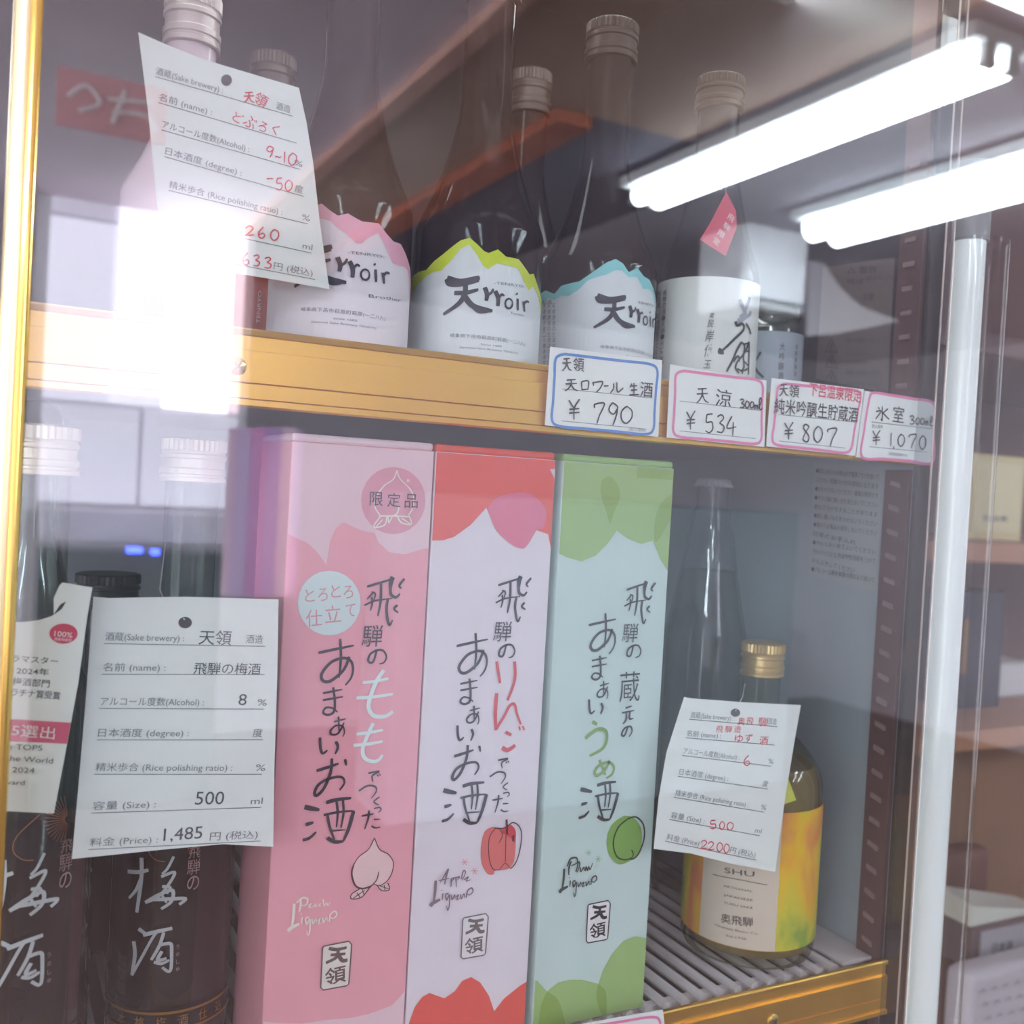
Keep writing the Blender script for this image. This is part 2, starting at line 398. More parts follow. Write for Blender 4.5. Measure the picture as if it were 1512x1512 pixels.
# red cloth banner with white brush strokes
A = mir(85, 95, 2.6); B = mir(245, 215, 2.6)
bn = thing('cloth_banner', 'red cloth banner with white brushed writing, faint in the glass upper left', 'banner', (A.x, A.y, A.z))
ban = Plane((A.x, A.y, 0), (1, 0, 0), (0, 1, 0))
bm = BX(A.x, B.x, A.y-.006, A.y, B.z, A.z, bev=.002); obj('cloth', bm, mat('red_cloth', (234, 164, 172), .8, noise=.1, nscale=10), bn)
bm = bmesh.new()
for pts in ([(.1, .5), (.25, .75), (.38, .5), (.2, .3)], [(.5, .2), (.6, .8)], [(.45, .6), (.85, .7)], [(.5, .4), (.8, .45), (.9, .2)]):
    tube(bm, [(A.x+(B.x-A.x)*u, A.y+.003, B.z+(A.z-B.z)*v) for u, v in smoothpts(pts, 4)], .006, 6)
obj('brushed_writing', bm, mat('white_paint', (240, 225, 228), .6), bn)
# white air conditioner and white partition seen right of the upper tube
A = mir(1106, 318, 3.0); B = mir(1192, 468, 3.0)
ac = thing('air_conditioner', 'white wall air conditioner reflected right of the red paper tag', 'air conditioner', (A.x, A.y, A.z))
acw = mat('appliance_white', (240, 240, 244), .4)
obj('body', BX(A.x, B.x, A.y-.3, A.y, B.z, A.z, bev=.03), acw, ac)
obj('louvre', BX(A.x+.02, B.x-.02, A.y-.002, A.y+.006, B.z+.03, B.z+.045), mat('louvre_grey', (150, 152, 158), .5), ac)
A = mir(1200, 380, 3.3); B = mir(1330, 500, 3.3)
qs = [mir(px, py, 3.3) for px, py in ((1196, 318), (1214, 330), (1222, 395), (1242, 425), (1272, 452), (1330, 474), (1290, 482), (1240, 492), (1196, 496))]
bm = bmesh.new(); f0 = bm.faces.new([bm.verts.new(p) for p in qs]); r_ = bmesh.ops.extrude_face_region(bm, geom=[f0])
for v in r_['geom']:
    if isinstance(v, bmesh.types.BMVert): v.co.y -= .02
bmesh.ops.recalc_face_normals(bm, faces=bm.faces)
pt = obj('hanging_cloth', bm, mat('cloth_white', (244, 240, 248), .8)); tag(pt, 'white hanging cloth panel reflected above the warning sticker', 'cloth')
# back counter with grey cupboards
o = obj('cupboard', BX(1.5, 3.6, -3.3, -2.9, -1.37, -.02, bev=.01), mat('cupboard_grey', (150, 158, 164), .5)); tag(o, 'grey cupboard standing across the shop, faint in the glass', 'cupboard')

# ------------------------------------------------------------------ display case
YR = .475; XR = .555; YB = .86; ZS = -.302; ZU0, ZU1 = .0327, .0690; ZUS = .050
GOLD = mat('gold_anodised', (242, 192, 96), .34, metal=.85, bump=.02, nscale=200)
GOLDB = mat('gold_bright', (255, 216, 120), .16, metal=.95)
WPL = mat('case_white_plastic', (196, 198, 204), .45, noise=.03, nscale=12)
GPL = mat('case_grey_side', (168, 180, 186), .4, noise=.04, nscale=8)
DPL = mat('case_back_shaded', (48, 42, 46), .4, noise=.06, nscale=8)  # shade of the upper compartment put into the panel colour
case = thing('display_case', 'glass-fronted shop display case with gold shelf rails', 'display case', (.3, .65, -.36))
obj('back_panel', BX(-.62, XR+.012, YB, YB+.02, -.36, .0442, bev=.0003), mat('case_back_lightened', (176, 180, 190), .4, noise=.04, nscale=8), case)  # lower back coloured lighter in place of more light inside
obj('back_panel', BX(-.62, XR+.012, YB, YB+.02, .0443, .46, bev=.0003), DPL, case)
obj('side_panel', BX(XR, XR+.012, YR+.006, YB-.0002, -.36, .0442), GPL, case)  # lower side wall lightened in its colour, as if better lit
obj('side_panel', BX(XR, XR+.012, YR+.006, YB-.0002, .0443, .461), mat('case_side_shaded', (62, 58, 64), .4, noise=.04, nscale=8), case)  # same wall above the shelf, darkened in its colour as shade
obj('side_trim', BX(XR-.0005, XR+.0125, YR+.002, YR+.0055, -.36, .44, bev=.001), mat('side_trim_mauve', (56, 42, 40), .6), case)
obj('side_panel', BX(-.62, -.608, YR+.004, YB-.001, -.36, .44), GPL, case)
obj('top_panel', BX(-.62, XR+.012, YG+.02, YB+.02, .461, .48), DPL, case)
obj('base_panel', BX(-.62, XR+.012, YR+.01, YB+.02, -.40, -.361), mat('case_base_brown', (88, 62, 58), .5), case)
# the slotted upright on the right side wall
up = obj('slotted_upright', BX(XR-.004, XR-.0002, .481, .501, -.36, ZU0-.003), mat('upright_mauve', (118, 92, 90), .4, metal=.3), case)
sm_ = mat('slot_light', (150, 128, 126), .5); z = -.345
while z < .02:
    bm = BX(XR-.0046, XR-.0041, .487, .496, z, z+.0035, bev=.0008)
    for v in bm.verts: v.co.z += (v.co.y-.491)*.25
    obj('slot', bm, sm_, up); z += .0165
up2 = obj('slotted_upright', BX(XR-.004, XR-.0002, .481, .501, ZU1, .43), mat('upright_mauve', (118, 92, 90), .4), case)
z = .085
while z < .25:
    obj('slot', BX(XR-.0046, XR-.0041, .487, .496, z, z+.0035, bev=.0008), sm_, up2); z += .0165
# wire shelf
ws = obj('wire_shelf', BX(-.60, XR-.001, YR+.018, YR+.024, ZS-.012, ZS-.004), mat('wire_white', (232, 226, 228), .35), case)
bm = bmesh.new(); tube(bm, [(0, YR+.012, 0), (0, YB-.01, 0)], .0032, 8)
wire0 = None; x = XR-.038
while x > -.02:
    if wire0 is None:
        wire0 = obj('wire', bm, MATS['wire_white'], ws); wr = wire0
    else:
        wr = wire0.copy(); COL.objects.link(wr)
    wr.location = (x, 0, ZS-.0032); x -= .0137
obj('end_plate', BX(XR-.030, XR-.001, YR+.012, YB-.01, ZS-.003, ZS-.0005, bev=.0004), MATS['wire_white'], ws)
bm = bmesh.new(); Yl = .60
tube(bm, smoothpts3 if False else [(XR-.012, Yl-.010, ZS), (XR-.012, Yl-.010, ZS+.030), (XR-.012, Yl-.007, ZS+.038), (XR-.012, Yl, ZS+.041), (XR-.012, Yl+.007, ZS+.038), (XR-.012, Yl+.010, ZS+.030), (XR-.012, Yl+.010, ZS)], .0035, 10)
obj('end_loop', bm, MATS['wire_white'], ws, smooth=True)
obj('drip_tray', BX(-.60, XR-.002, YR+.012, YB-.005, ZS-.05, ZS-.042), mat('tray_brown', (52, 32, 30), .5), case)
# upper shelf board
obj('shelf_board', BX(-.60, XR-.001, YR+.0035, YB-.002, ZUS-.012, ZUS, bev=.001), mat('shelf_grey', (150, 146, 156), .4), case)
def rail(z0, label):
    P = [(YR+.003, 0), (YR+.0005, 0), (YR-.0015, .0008), (YR-.0015, .0034), (YR+.001, .0038), (YR, .0042), (YR, .0108), (YR+.0012, .0112), (YR, .0116), (YR, .0262), (YR+.002, .0266), (YR+.002, .0330), (YR+.0005, .0334), (YR, .0356), (YR+.0008, .0364), (YR+.003, .0364)]
    return obj('shelf_rail', extrude_x([(y, z0+z) for y, z in P], -.60, XR-.001), GOLD, case)
r1 = rail(ZU0, ''); r2 = rail(ZS+.0015-.0364, '')
def screw(px, py, parent):
    p = atY(px, py, YR); bm = bmesh.new()
    prof = [(.0042, 0), (.0042, -.0006), (.0030, -.0014), (.0005, -.0017)]
    lathe(bm, 0, 0, prof, 24)
    bmesh.ops.transform(bm, matrix=Matrix.Translation(p) @ Matrix.Rotation(R(-90), 4, 'X'), verts=bm.verts)
    o = obj('screw', bm, mat('screw_brass', (226, 196, 120), .25, metal=.9), parent, smooth=True)
    bm = bmesh.new(); box(bm, -.0022, .0022, -.0021, -.0015, -.0004, .0004); box(bm, -.0004, .0004, -.0021, -.0015, -.0022, .0022)
    bmesh.ops.transform(bm, matrix=Matrix.Translation(p) @ Matrix.Rotation(R(40), 4, 'Y'), verts=bm.verts)
    k = obj('screw_slot', bm, mat('slot_dark', (70, 50, 30), .6), r1 if False else case)
screw(350, 541, r1); screw(1141, 1507, r2)
# glass door with gold frame at the left
DOOR = glassmat('door_glass', (250, 252, 252), .15)
gl = obj('glass_door', BX(.010, 1.35, YG, YG+.004, -.50, .46), DOOR, case)
fx = atY(44, 0, YG).x; fx = .0155
def vprofile(x0, x1, y0, y1, z0, z1, m, name, bev=.002):
    return obj(name, BX(x0, x1, y0, y1, z0, z1, bev=bev), m, case, smooth=True)
FX0, FX1 = atY(21, 0, YG-.008).x, atY(62, 0, YG-.008).x
vprofile(FX0, FX1, YG-.008, YG+.016, -.50, .46, mat('gold_frame', (255, 234, 186), .28, metal=.7), 'door_frame', .0045)
vprofile(FX1-.0035, FX1+.0008, YG-.0095, YG+.002, -.50, .46, GOLDB, 'door_frame_bead', .0015)
obj('glass_door', BX(-.60, .006, YG+.018, YG+.022, -.50, .46), DOOR, case)
# clear plastic edge channel and corner cover at the right
CLR = glassmat('clear_plastic', (236, 238, 240), .06, edge=(150, 140, 135), edgepow=4)
for x0, x1 in ((.5400, .5408), (.5475, .5483)):
    obj('clear_channel', BX(x0, x1, YG+.0085, YG+.0097, -.45, .46, bev=.0003), mat('channel_edge', (214, 196, 188), .25, metal=.2), case)
obj('clear_channel', BX(.5410, .5473, YG+.010, YG+.024, -.45, .46, bev=.001), CLR, case)
# upright tube lamp in the corner inside a clear sleeve
lx, ly = .583, .470
cl = thing('tube_lamp', 'upright white tube lamp in a clear sleeve at the right corner of the case', 'lamp', (lx, ly, -.45))
bm = LT(lx, ly, [(.0103, -.45), (.0103, .185)], 32); obj('tube', bm, mat('tube_white', (222, 228, 230), .16, emit=.2, coat=1), cl, smooth=True)  # weak glow added to whiten the tube
bm = LT(lx, ly, [(.0120, .185), (.0120, .212), (.0132, .214), (.0132, .237)], 32); obj('lamp_cap', bm, mat('lamp_cap_grey', (150, 148, 150), .4), cl, smooth=True)
bm = LT(lx+.004, ly, [(.0225, -.45), (.0225, .185)], 40, cap=False); obj('clear_sleeve', bm, glassmat('sleeve', (246, 246, 246), .03, edge=(176, 164, 156), edgepow=7), cl, smooth=True)
# warning sticker on the right side wall
side = Plane((XR, 0, 0), (0, -1, 0), (-1, 0, 0))
stk = thing('warning_sticker', 'printed warning sticker on the right side wall of the case, below the rail', 'sticker', (XR-.001, .55, -.05))
WA = Art(side); WA.poly([(1203, 683), (1304, 690), (1296, 874), (1196, 850)]); WA.build('sheet', mat('sticker_grey', (176, 182, 184), .5), stk, .0005)
WT = Art(side); ty = 692
jp = ['●警告 お手入れの際は必ず電源プラグを抜いて', ' ください 感電やけがの原因になります', '●水をかけないでください 漏電の原因です', '●ガラス扉に強い力を加えないでください', ' 割れてけがをすることがあります', '●棚に重いものをのせないでください', '●庫内では薬品を保存しないでください', '日常のお手入れ', '●やわらかい布でふいてください', ' 汚れがひどいときは中性洗剤をつけて', ' からぶきしてください', '●アルコール類を保管の際はよく拭いて']
for i, s_ in enumerate(jp*1):
    y0 = 698+i*13.2; WT.text(s_, (1206-i*.6, y0), (1299-i*.6 - (30 if i in (7, 10) else 0), y0+10+i*.6), 6.5)
o = WT.build('printed_text', mat('sticker_text', (60, 64, 70), .6), stk, .0009); o['kind'] = 'stuff'
stk2 = thing('warning_sticker', 'printed warning sticker with three triangles on the side wall, above the price cards', 'sticker', (XR-.001, .55, .12))
WA = Art(side); WA.poly([(1216, 395), (1322, 380), (1312, 580), (1205, 560)]); WA.build('sheet', mat('sticker_grey2', (112, 102, 100), .5), stk2, .0005)
WT = Art(side)
for cy_ in (512, 535, 557):
    WT.st([[(1229, cy_-11), (1220, cy_+7)], [(1220, cy_+7), (1238, cy_+9)], [(1238, cy_+9), (1229, cy_-11)]], w=1.4, taper=0, sm=False)
    WT.box('!', (1229, cy_+1), (2.4, 10))
WT.text('△ 警告', (1252, 404), (1296, 402), 9); WT.text('感電注意', (1251, 418), (1275, 419), 6); WT.text('分解しないでください', (1279, 414), (1320, 412), 6)
WT.text('注意', (1273, 443), (1292, 442), 9)
for y0, s_ in ((505, '取扱い 説明書をよく読んで'), (525, 'ください'), (537, 'けがの原因'), (553, '破損 漏電の恐れ'), (570, '必ずお守りください')):
    WT.text(s_, (1250, y0), (1300 if len(s_) > 6 else 1280, y0+1), 6)
WT.build('printed_text', MATS['sticker_text'], stk2, .0009)

# ------------------------------------------------------------------ what stands to the right of the case
sw = mat('shelf_oak', (172, 122, 92), .5, noise=.12, nscale=8)
bc = thing('wooden_bookcase', 'open wooden shelf unit standing to the right of the display case', 'shelf', (1.7, 1.2, -1.37))
obj('back_board', BX(.70, 3.6, 1.42, 1.44, -1.37, H-.01), mat('bookcase_back', (112, 82, 74), .6, noise=.1, nscale=6), bc)
obj('side_board', BX(2.6, 2.63, 1.0, 1.44, -1.37, .8), sw, bc)
for z in (-.066, -.345):
    obj('shelf_board', BX(.70, 2.6, 1.0, 1.42, z, z+.030, bev=.003), sw, bc)
obj('shelf_board', BX(.70, 2.6, 1.0, 1.42, .24, .27, bev=.003), mat('shelf_dark', (110, 84, 80), .5), bc)
obj('lower_panel', BX(.70, 2.6, 1.08, 1.10, -1.3, -.348, bev=.002), mat('panel_tan', (132, 98, 76), .6, noise=.06, nscale=5), bc)
def rightbox(x0, y0, x1, y1, Y, dep):   # box front face from pixel corners on plane Y
    A = atY(x0, y0, Y); B = atY(x1, y1, Y); return A.x, B.x, Y, Y+dep, B.z, A.z
f = thing('framed_notice', 'cream framed notice standing on the upper wooden shelf', 'frame', atY(1468, 795, 1.10))
A = rightbox(1434, 668, 1508, 792, 1.12, .015)
obj('frame', BX(*A[:4], -.0355, A[5], bev=.003), mat('frame_cream', (206, 190, 136), .5), f)
obj('sheet', BX(A[0]+.012, A[1]-.012, 1.117, 1.1195, -.022, A[5]-.012), mat('sheet_cream', (214, 204, 160), .6), f)
FT = Art(yplane(1.1165)); FT.text('御品書', (1450, 768), (1488, 770), 8); FT.build('printed_text', INKG, f, .0004)
b_ = rightbox(1424, 872, 1474, 1062, 1.12, .12)
d = thing('dark_box', 'tall dark navy box standing on the lower wooden shelf', 'box', (b_[0], 1.12, -.315))
obj('box', BX(b_[0], b_[1], 1.12, 1.24, -.3148, b_[5], bev=.003), mat('navy_card', (44, 44, 58), .5), d)
obj('gold_emblem', BX(b_[0]+.002, b_[0]+.014, 1.1175, 1.1195, b_[4]+.08, b_[4]+.17, bev=.001), mat('emblem_gold', (150, 112, 60), .5), d)
b_ = rightbox(1474, 980, 1530, 1050, 1.16, .12)
o = obj('white_package', BX(b_[0], b_[1], 1.16, 1.28, -.3148, b_[5], bev=.012), mat('package_white', (200, 196, 196), .6)); tag(o, 'small white package on the lower wooden shelf beside the navy box', 'package')
# low things in front of the panel
b_ = rightbox(1404, 1262, 1448, 1530, 1.03, .04)
o = obj('brown_bottle_case', BX(b_[0], b_[1], 1.03, 1.07, b_[4], b_[5], bev=.012), mat('carton_brown', (104, 70, 62), .6)); tag(o, 'dark brown upright carton beside the case corner', 'carton')
A0 = atY(1438, 1372, .95); A1 = atY(1520, 1352, .95)
ct = thing('labelled_carton', 'grey carton with a dark printed label, below the wooden shelf', 'carton', (A0.x, .95, A0.z))
obj('body', BX(A0.x, A1.x+.05, .95, 1.02, atY(1440, 1432, .95).z, A0.z, bev=.003), mat('carton_grey', (96, 80, 80), .6), ct)
obj('label', BX(A0.x+.014, A1.x, .948, .9497, atY(1440, 1424, .95).z, A0.z-.006), mat('label_grey', (150, 146, 152), .6), ct)
AA = Art(yplane(.948)); AA.text('日本酒', (1464, 1408), (1494, 1403), 14, bold=.02); AA.build('printed_text', INK, ct, .0004)
bm = bmesh.new(); za = A0.z+.001; q = [(A0.x, .955, za), (A1.x+.05, .955, za), (A1.x+.05, 1.01, za), (A0.x, 1.01, za), (A0.x, .955, za+.030), (A0.x, 1.01, za+.040)]
vs = [bm.verts.new(p) for p in q]
for F_ in ((0, 1, 2, 3), (0, 4, 1), (3, 2, 5), (0, 3, 5, 4), (4, 5, 2, 1)): bm.faces.new([vs[i] for i in F_])
bmesh.ops.recalc_face_normals(bm, faces=bm.faces)
o = obj('folded_leaflet', bm, mat('leaflet_white', (190, 190, 180), .6)); tag(o, 'white folded leaflet lying on the grey labelled carton', 'leaflet')
b_ = rightbox(1434, 1440, 1560, 1600, .90, .14)
o = obj('quilted_pack', BX(b_[0], b_[1], .90, .945, b_[4], b_[5], bev=.015), mat('pack_white', (176, 170, 176), .6, bump=.5, nscale=60)); 
pk = thing('wrapped_pack', 'white patterned wrapped pack at the lower right corner', 'package', (b_[0], .9, b_[4])); o.name = 'wrapping'; o.parent = pk; o.matrix_parent_inverse = Matrix.Translation(-pk.location)
PA = Art(yplane(.8995))
for i in range(5):
    for j in range(4): PA.st([[(1446+i*17+j*4, 1466+j*20-i*4), (1452+i*17+j*4, 1461+j*20-i*4), (1455+i*17+j*4, 1465+j*20-i*4)]], w=2.2)
PA.build('printed_pattern', mat('pattern_grey', (120, 114, 124), .6), pk, .0003)

# ------------------------------------------------------------------ bottles
CAPW = mat('cap_cream', (226, 214, 196), .35, metal=.35)
CAPG = mat('cap_gold', (222, 190, 130), .3, metal=.7)
def screwcap(cx, cy, r, z0, z1, m, parent, name='cap'):
    h = z1-z0; pr = [(r*.96, z0), (r*1.0, z0+.02*h), (r, z0+.10*h), (r*.95, z0+.12*h), (r*.95, z0+.17*h), (r, z0+.19*h), (r, z0+.30*h), (r*.94, z0+.33*h), (r*.94, z0+.52*h), (r, z0+.55*h), (r, z0+.62*h), (r*.95, z0+.65*h), (r*.95, z0+.70*h)]
    bm = LT(cx, cy, pr+[(r*.97, z0+.72*h)], 48)
    c = obj(name, bm, m, parent, smooth=True)
    bm = bmesh.new(); n = 72; A = []; B = []
    for i in range(n):
        rr = r*(1.0 if i % 2 else .955); a_ = 2*math.pi*i/n
        A.append(bm.verts.new((cx+rr*math.cos(a_), cy+rr*math.sin(a_), z0+.72*h))); B.append(bm.verts.new((cx+rr*math.cos(a_), cy+rr*math.sin(a_), z1-.04*h)))
    Cc = [bm.verts.new((cx+r*.9*math.cos(2*math.pi*i/n), cy+r*.9*math.sin(2*math.pi*i/n), z1)) for i in range(n)]
    for i in range(n):
        j = (i+1) % n; bm.faces.new((A[i], A[j], B[j], B[i])); bm.faces.new((B[i], B[j], Cc[j], Cc[i]))
    bm.faces.new(Cc); bm.faces.new(A[::-1]); obj('knurl', bm, m, c)
    return c
BRG = mat('brown_bottle_glass', (46, 38, 38), .05, spec=.16)
BKG = mat('black_bottle_glass', (36, 36, 42), .05, spec=.16)
def bprof(r, z0, zsh, zn, zt, rn, soft=False):
    """body radius r from z0 to zsh, shoulder to neck radius rn at zn, neck to zt"""
    P = [(r*.80, z0), (r*.95, z0+.002), (r, z0+.007), (r, zsh)]
    if soft:
        return P+[(rn+(r-rn)*math.cos(math.pi*k/20), zsh+(zn-zsh)*(k/10)**.9) for k in range(1, 11)]+[(rn, zt)]
    for t, q in ((.02, .995), (.045, .975), (.08, .935), (.12, .88), (.18, .79), (.26, .67), (.36, .53), (.48, .39), (.60, .27), (.74, .15), (.88, .05), (1, 0)):
        P.append((rn+(r-rn)*q, zsh+(zn-zsh)*t))
    P += [(rn, zt)]
    return P
def zat(px, py, cx, cy):  # height of the ray above point (cx,cy)
    d = ray(px, py); return d.z*math.hypot(cx, cy)/math.hypot(d.x, d.y)
# -- the three mountain-label bottles
GREEN_L = mat('label_white_cool', (232, 240, 242), .5)
PINK_L = mat('label_white_pink', (244, 236, 242), .5)
Z2 = (400, 250, 3.78); Z3 = (750, 350, 3.78)
tops = {
 1: ([(285, 195), (340, 240), (375, 262), (430, 250), (480, 280), (510, 295), (560, 300), (600, 305), (640, 360), (680, 405), (720, 420), (745, 470), (772, 560)], Z2),
 2: ([(795, 600), (830, 575), (870, 565), (915, 515), (960, 480), (1020, 430), (1060, 400), (1110, 385), (1150, 420), (1190, 460), (1215, 470), (1265, 450), (1310, 490), (1380, 505), (1410, 545), (1440, 590), (1462, 585), (1480, 640)], Z2),
 3: ([(180, 325), (215, 300), (262, 320), (300, 275), (345, 262), (400, 250), (450, 215), (500, 180), (550, 145), (600, 125), (640, 150), (672, 198), (720, 175), (755, 222), (785, 240), (808, 290)], Z3)}
bands = {1: ('band_pink', (244, 178, 200), 24), 2: ('band_lime', (214, 232, 60), 17), 3: ('band_aqua', (150, 226, 228), 15)}
info = {1: (.162, .515, 'bottle with white label edged in pink mountains, partly behind the hanging red-written tag'),
        2: (.2407, .5156, 'bottle with white label edged in lime-green mountains, in the middle of the upper shelf'),
        3: (.337, .543, 'bottle with white label edged in aqua mountains, behind the blue-bordered price card')}
TEN2 = [[11.5, (985, 612), (1060, 632), (1165, 605)], [9, (985, 612), (1000, 640), (1070, 640), (1160, 620)], [7, (1025, 692), (1090, 690), (1158, 672)], [8, (1088, 640), (1082, 700), (1045, 755), (965, 812)], [9, (1075, 700), (1130, 765), (1235, 792)], [6, (1090, 710), (1150, 790), (1210, 795)]]
RRO2 = [[7, (1192, 660), (1205, 700), (1200, 735)], [4, (1205, 705), (1228, 690), (1240, 668)], [7, (1250, 680), (1266, 720), (1264, 765)], [4, (1266, 722), (1286, 700), (1300, 708)],
        [3.2]+[(1325+20*math.cos(R(a_)), 750+27*math.sin(R(a_))) for a_ in range(0, 361, 40)], [4.5, (1372, 722), (1374, 788)], [4.5, (1366, 692), (1372, 700)], [5, (1404, 738), (1410, 795)], [4, (1408, 752), (1420, 738), (1434, 742)]]
anchor2 = None
for k in (2, 1, 3):
    cx, cy, lab = info[k]; r = .036
    t = thing('sake_bottle', lab, 'bottle', (cx, cy, ZUS), 'bottles with mountain-edged labels')
    S = Cyl(cx, cy, r+.0004)
    zsh = zat(880, 405, .337, .543); zn = zsh+.075; zcap0 = zat(887, 94, .337, .543); zcap1 = zat(887, 38, .337, .543)
    obj('bottle', LT(cx, cy, bprof(r, ZUS+.0003, zsh, zn, zcap0+.001, .0140)), BRG, t, smooth=True)
    cp = screwcap(cx, cy, .0165, zcap0, zcap1, mat('cap_dull', (80, 66, 60), .4, metal=.2), t)
    pts, zo = tops[k]; A = Art(S); Q = sorted(A.P(p, zo) for p in pts)
    s0, s1 = -.050, .050
    if Q[0][0] > s0: Q = [(s0, Q[0][1]-.012)]+Q
    Q = Q+[(s1, Q[-1][1]-.008)]
    zb_ = ZUS+.006; Lb = Art(S); Bd = Art(S); bw = bands[k][2]*.00042
    for a_, b2 in zip(Q, Q[1:]):
        if b2[0]-a_[0] < 1e-5: continue
        n = max(1, int((b2[0]-a_[0])/.004))
        for i in range(n):
            f0 = i/n; f1 = (i+1)/n; xa = a_[0]+(b2[0]-a_[0])*f0; xb = a_[0]+(b2[0]-a_[0])*f1; za_ = a_[1]+(b2[1]-a_[1])*f0; zb2 = a_[1]+(b2[1]-a_[1])*f1
            Lb.poly2([(xa, zb_), (xb, zb_), (xb, zb2), (xa, za_)])
            w1 = bw*(.8+.35*math.sin(xa*260)); w2 = bw*(.8+.35*math.sin(xb*260))
            Bd.poly2([(xa, za_-w1), (xb, zb2-w2), (xb, zb2+.0002), (xa, za_+.0002)])
    L_ = Lb.build('label', PINK_L if k == 1 else GREEN_L, t, .0002)
    Bd.build('mountain_edge', mat(bands[k][0], bands[k][1], .5), L_, .0004)
    # writing, printed the same way on all three; shifted on each label
    if k == 2: anc = A.P((1085, 690), Z2); anci = A.P((1372, 750), Z2); dx = dz = 0; S2 = S
    elif k == 3: p = A.P((590, 405), Z3); dx, dz = p[0]-anc[0], p[1]-anc[1]
    else: p = A.P((580, 590), Z2); dx, dz = p[0]-anci[0], p[1]-anci[1]
    class Sh:   # reads pixels on bottle 2, writes on this bottle
        step = .003
        def uv(s, a_, b_2): return S2.uv(a_, b_2)
        def pt(s, u, v, e): return S.pt(u, v, e)
    W = Art(Sh(), dx, dz)
    W.st(TEN2, Z2); W.st(RRO2, Z2, taper=.3); 
    def txt(W, *a_, **kk): W.text(*a_, **kk)
    W.build('brushed_name', mat('charcoal_ink', (74, 74, 84), .6), L_, .0007)
    W = Art(Sh(), dx, dz)
    W.text('-TENRYO-', (1242, 642), (1412, 664), 4.5, zo=Z2)
    W.text('岐阜県下呂市萩原町萩原(一二八九)', (1002, 936), (1412, 985), 5, zo=Z2)
    W.text('Since 1680', (1170, 982), (1285, 994), 3.2, zo=Z2); W.text('Japanese Sake Brewery TENRYO', (1055, 998), (1372, 1033), 3.2, zo=Z2)
    if k == 1: W.text('Brother', (1340, 868), (1475, 888), 5.5, zo=Z2)
    if k == 2: W.text('Tensyo', (1332, 806), (1408, 822), 3.4, zo=Z2)
    W.build('printed_text', mat('soft_grey_ink', (120, 122, 134), .6), L_, .0007)
    if k == 3:
        W = Art(S)
        for i, x0 in enumerate((805, 812, 819)):
            for j, ch in enumerate('天領酒造の生酒は冷やして' if i else '清酒要冷蔵二十歳未満禁'): W.box(ch, (x0, 452+j*8.4), (4.2, 6.6))
        W.text('原材料名', (796, 452), (816, 449), 5)
        W.build('printed_text', INKG, L_, .0007)
# -- tall white-labelled bottle (b4)
cx, cy, r = .413, .530, .032
t = thing('sake_bottle', 'dark bottle with plain cream label and large black calligraphy, red paper tag above it', 'bottle', (cx, cy, ZUS))
zsh = zat(1045, 417, cx, cy)
obj('bottle', LT(cx, cy, bprof(r, ZUS+.0003, zsh, zsh+.085, zat(1052, 166, cx, cy), .0135)), BKG, t, smooth=True)
screwcap(cx, cy, .0158, zat(1052, 165, cx, cy), zat(1052, 118, cx, cy), mat('cap_dark_gold', (76, 58, 42), .35, metal=.3), t)
S = Cyl(cx, cy, r+.0004); Lb = Art(S); zl = zat(1045, 424, cx, cy)
Lb.poly2([(-.05, ZUS+.005), (.05, ZUS+.005), (.05, zl), (-.05, zl)]); L_ = Lb.build('label', mat('label_cream', (232, 238, 232), .55), t, .0002)
ZC = (1040, 380, 6.87); ZD = (960, 400, 9.45)
W = Art(S)
W.st([[5, (310, 650), (330, 690), (385, 665)], [4.2, (385, 670), (390, 735), (300, 830), (165, 960)], [5.5, (165, 925), (150, 965), (195, 970)], [4, (415, 670), (445, 720), (465, 780)],
      [4, (370, 860), (320, 950), (280, 1050), (220, 1160)], [3.5, (370, 860), (400, 900), (390, 980), (335, 1050), (310, 1120), (345, 1175)], [3.2, (290, 1060), (335, 1000), (350, 1060)],
      [3.5, (445, 855), (420, 930), (390, 1000), (395, 1100), (375, 1180)], [3.5, (445, 855), (445, 960), (440, 1190)], [2.8, (400, 880), (440, 870)], [2.8, (405, 960), (440, 950)], [2.8, (400, 1060), (438, 1100)], [3, (395, 1150), (430, 1130)], [3, (325, 1130), (370, 1150), (400, 1110)]], ZC, taper=.2)
W.build('brushed_name', mat('calligraphy_black', (56, 62, 62), .6), L_, .0006)
W = Art(S)
W.st([[7, (1240, 400), (1290, 520), (1320, 560)], [7, (1380, 370), (1350, 470), (1310, 560)], [8, (1300, 540), (1310, 600), (1240, 650)], [7, (1210, 690), (1260, 690), (1320, 650), (1390, 600)], [5.5, (1390, 560), (1380, 610), (1340, 640)]], ZD, taper=.35)
W.build('silver_crest', mat('silver_print', (156, 160, 176), .4), L_, .0006)
W = Art(S)
for i, ch in enumerate('飛騨の酒・天領・米どころ'): W.box(ch, (982.5-i*.45, 433+i*9.2), (5.4, 8))
for i, ch in enumerate('製造者　天領酒造株式会社'):
    if ch != '　': W.box(ch, (974-i*.5, 434+i*8.6), (5.6, 8), bold=.012)
for i, ch in enumerate('蔵民岸傳玉'): W.box(ch, (1051-i*1.6, 466+[0, 12, 30, 52, 72][i]), ([6, 8, 11, 12, 10][i], [8, 11, 18, 19, 12][i]), bold=.012, shear=.15)
W.build('printed_text', INKG, L_, .0006)
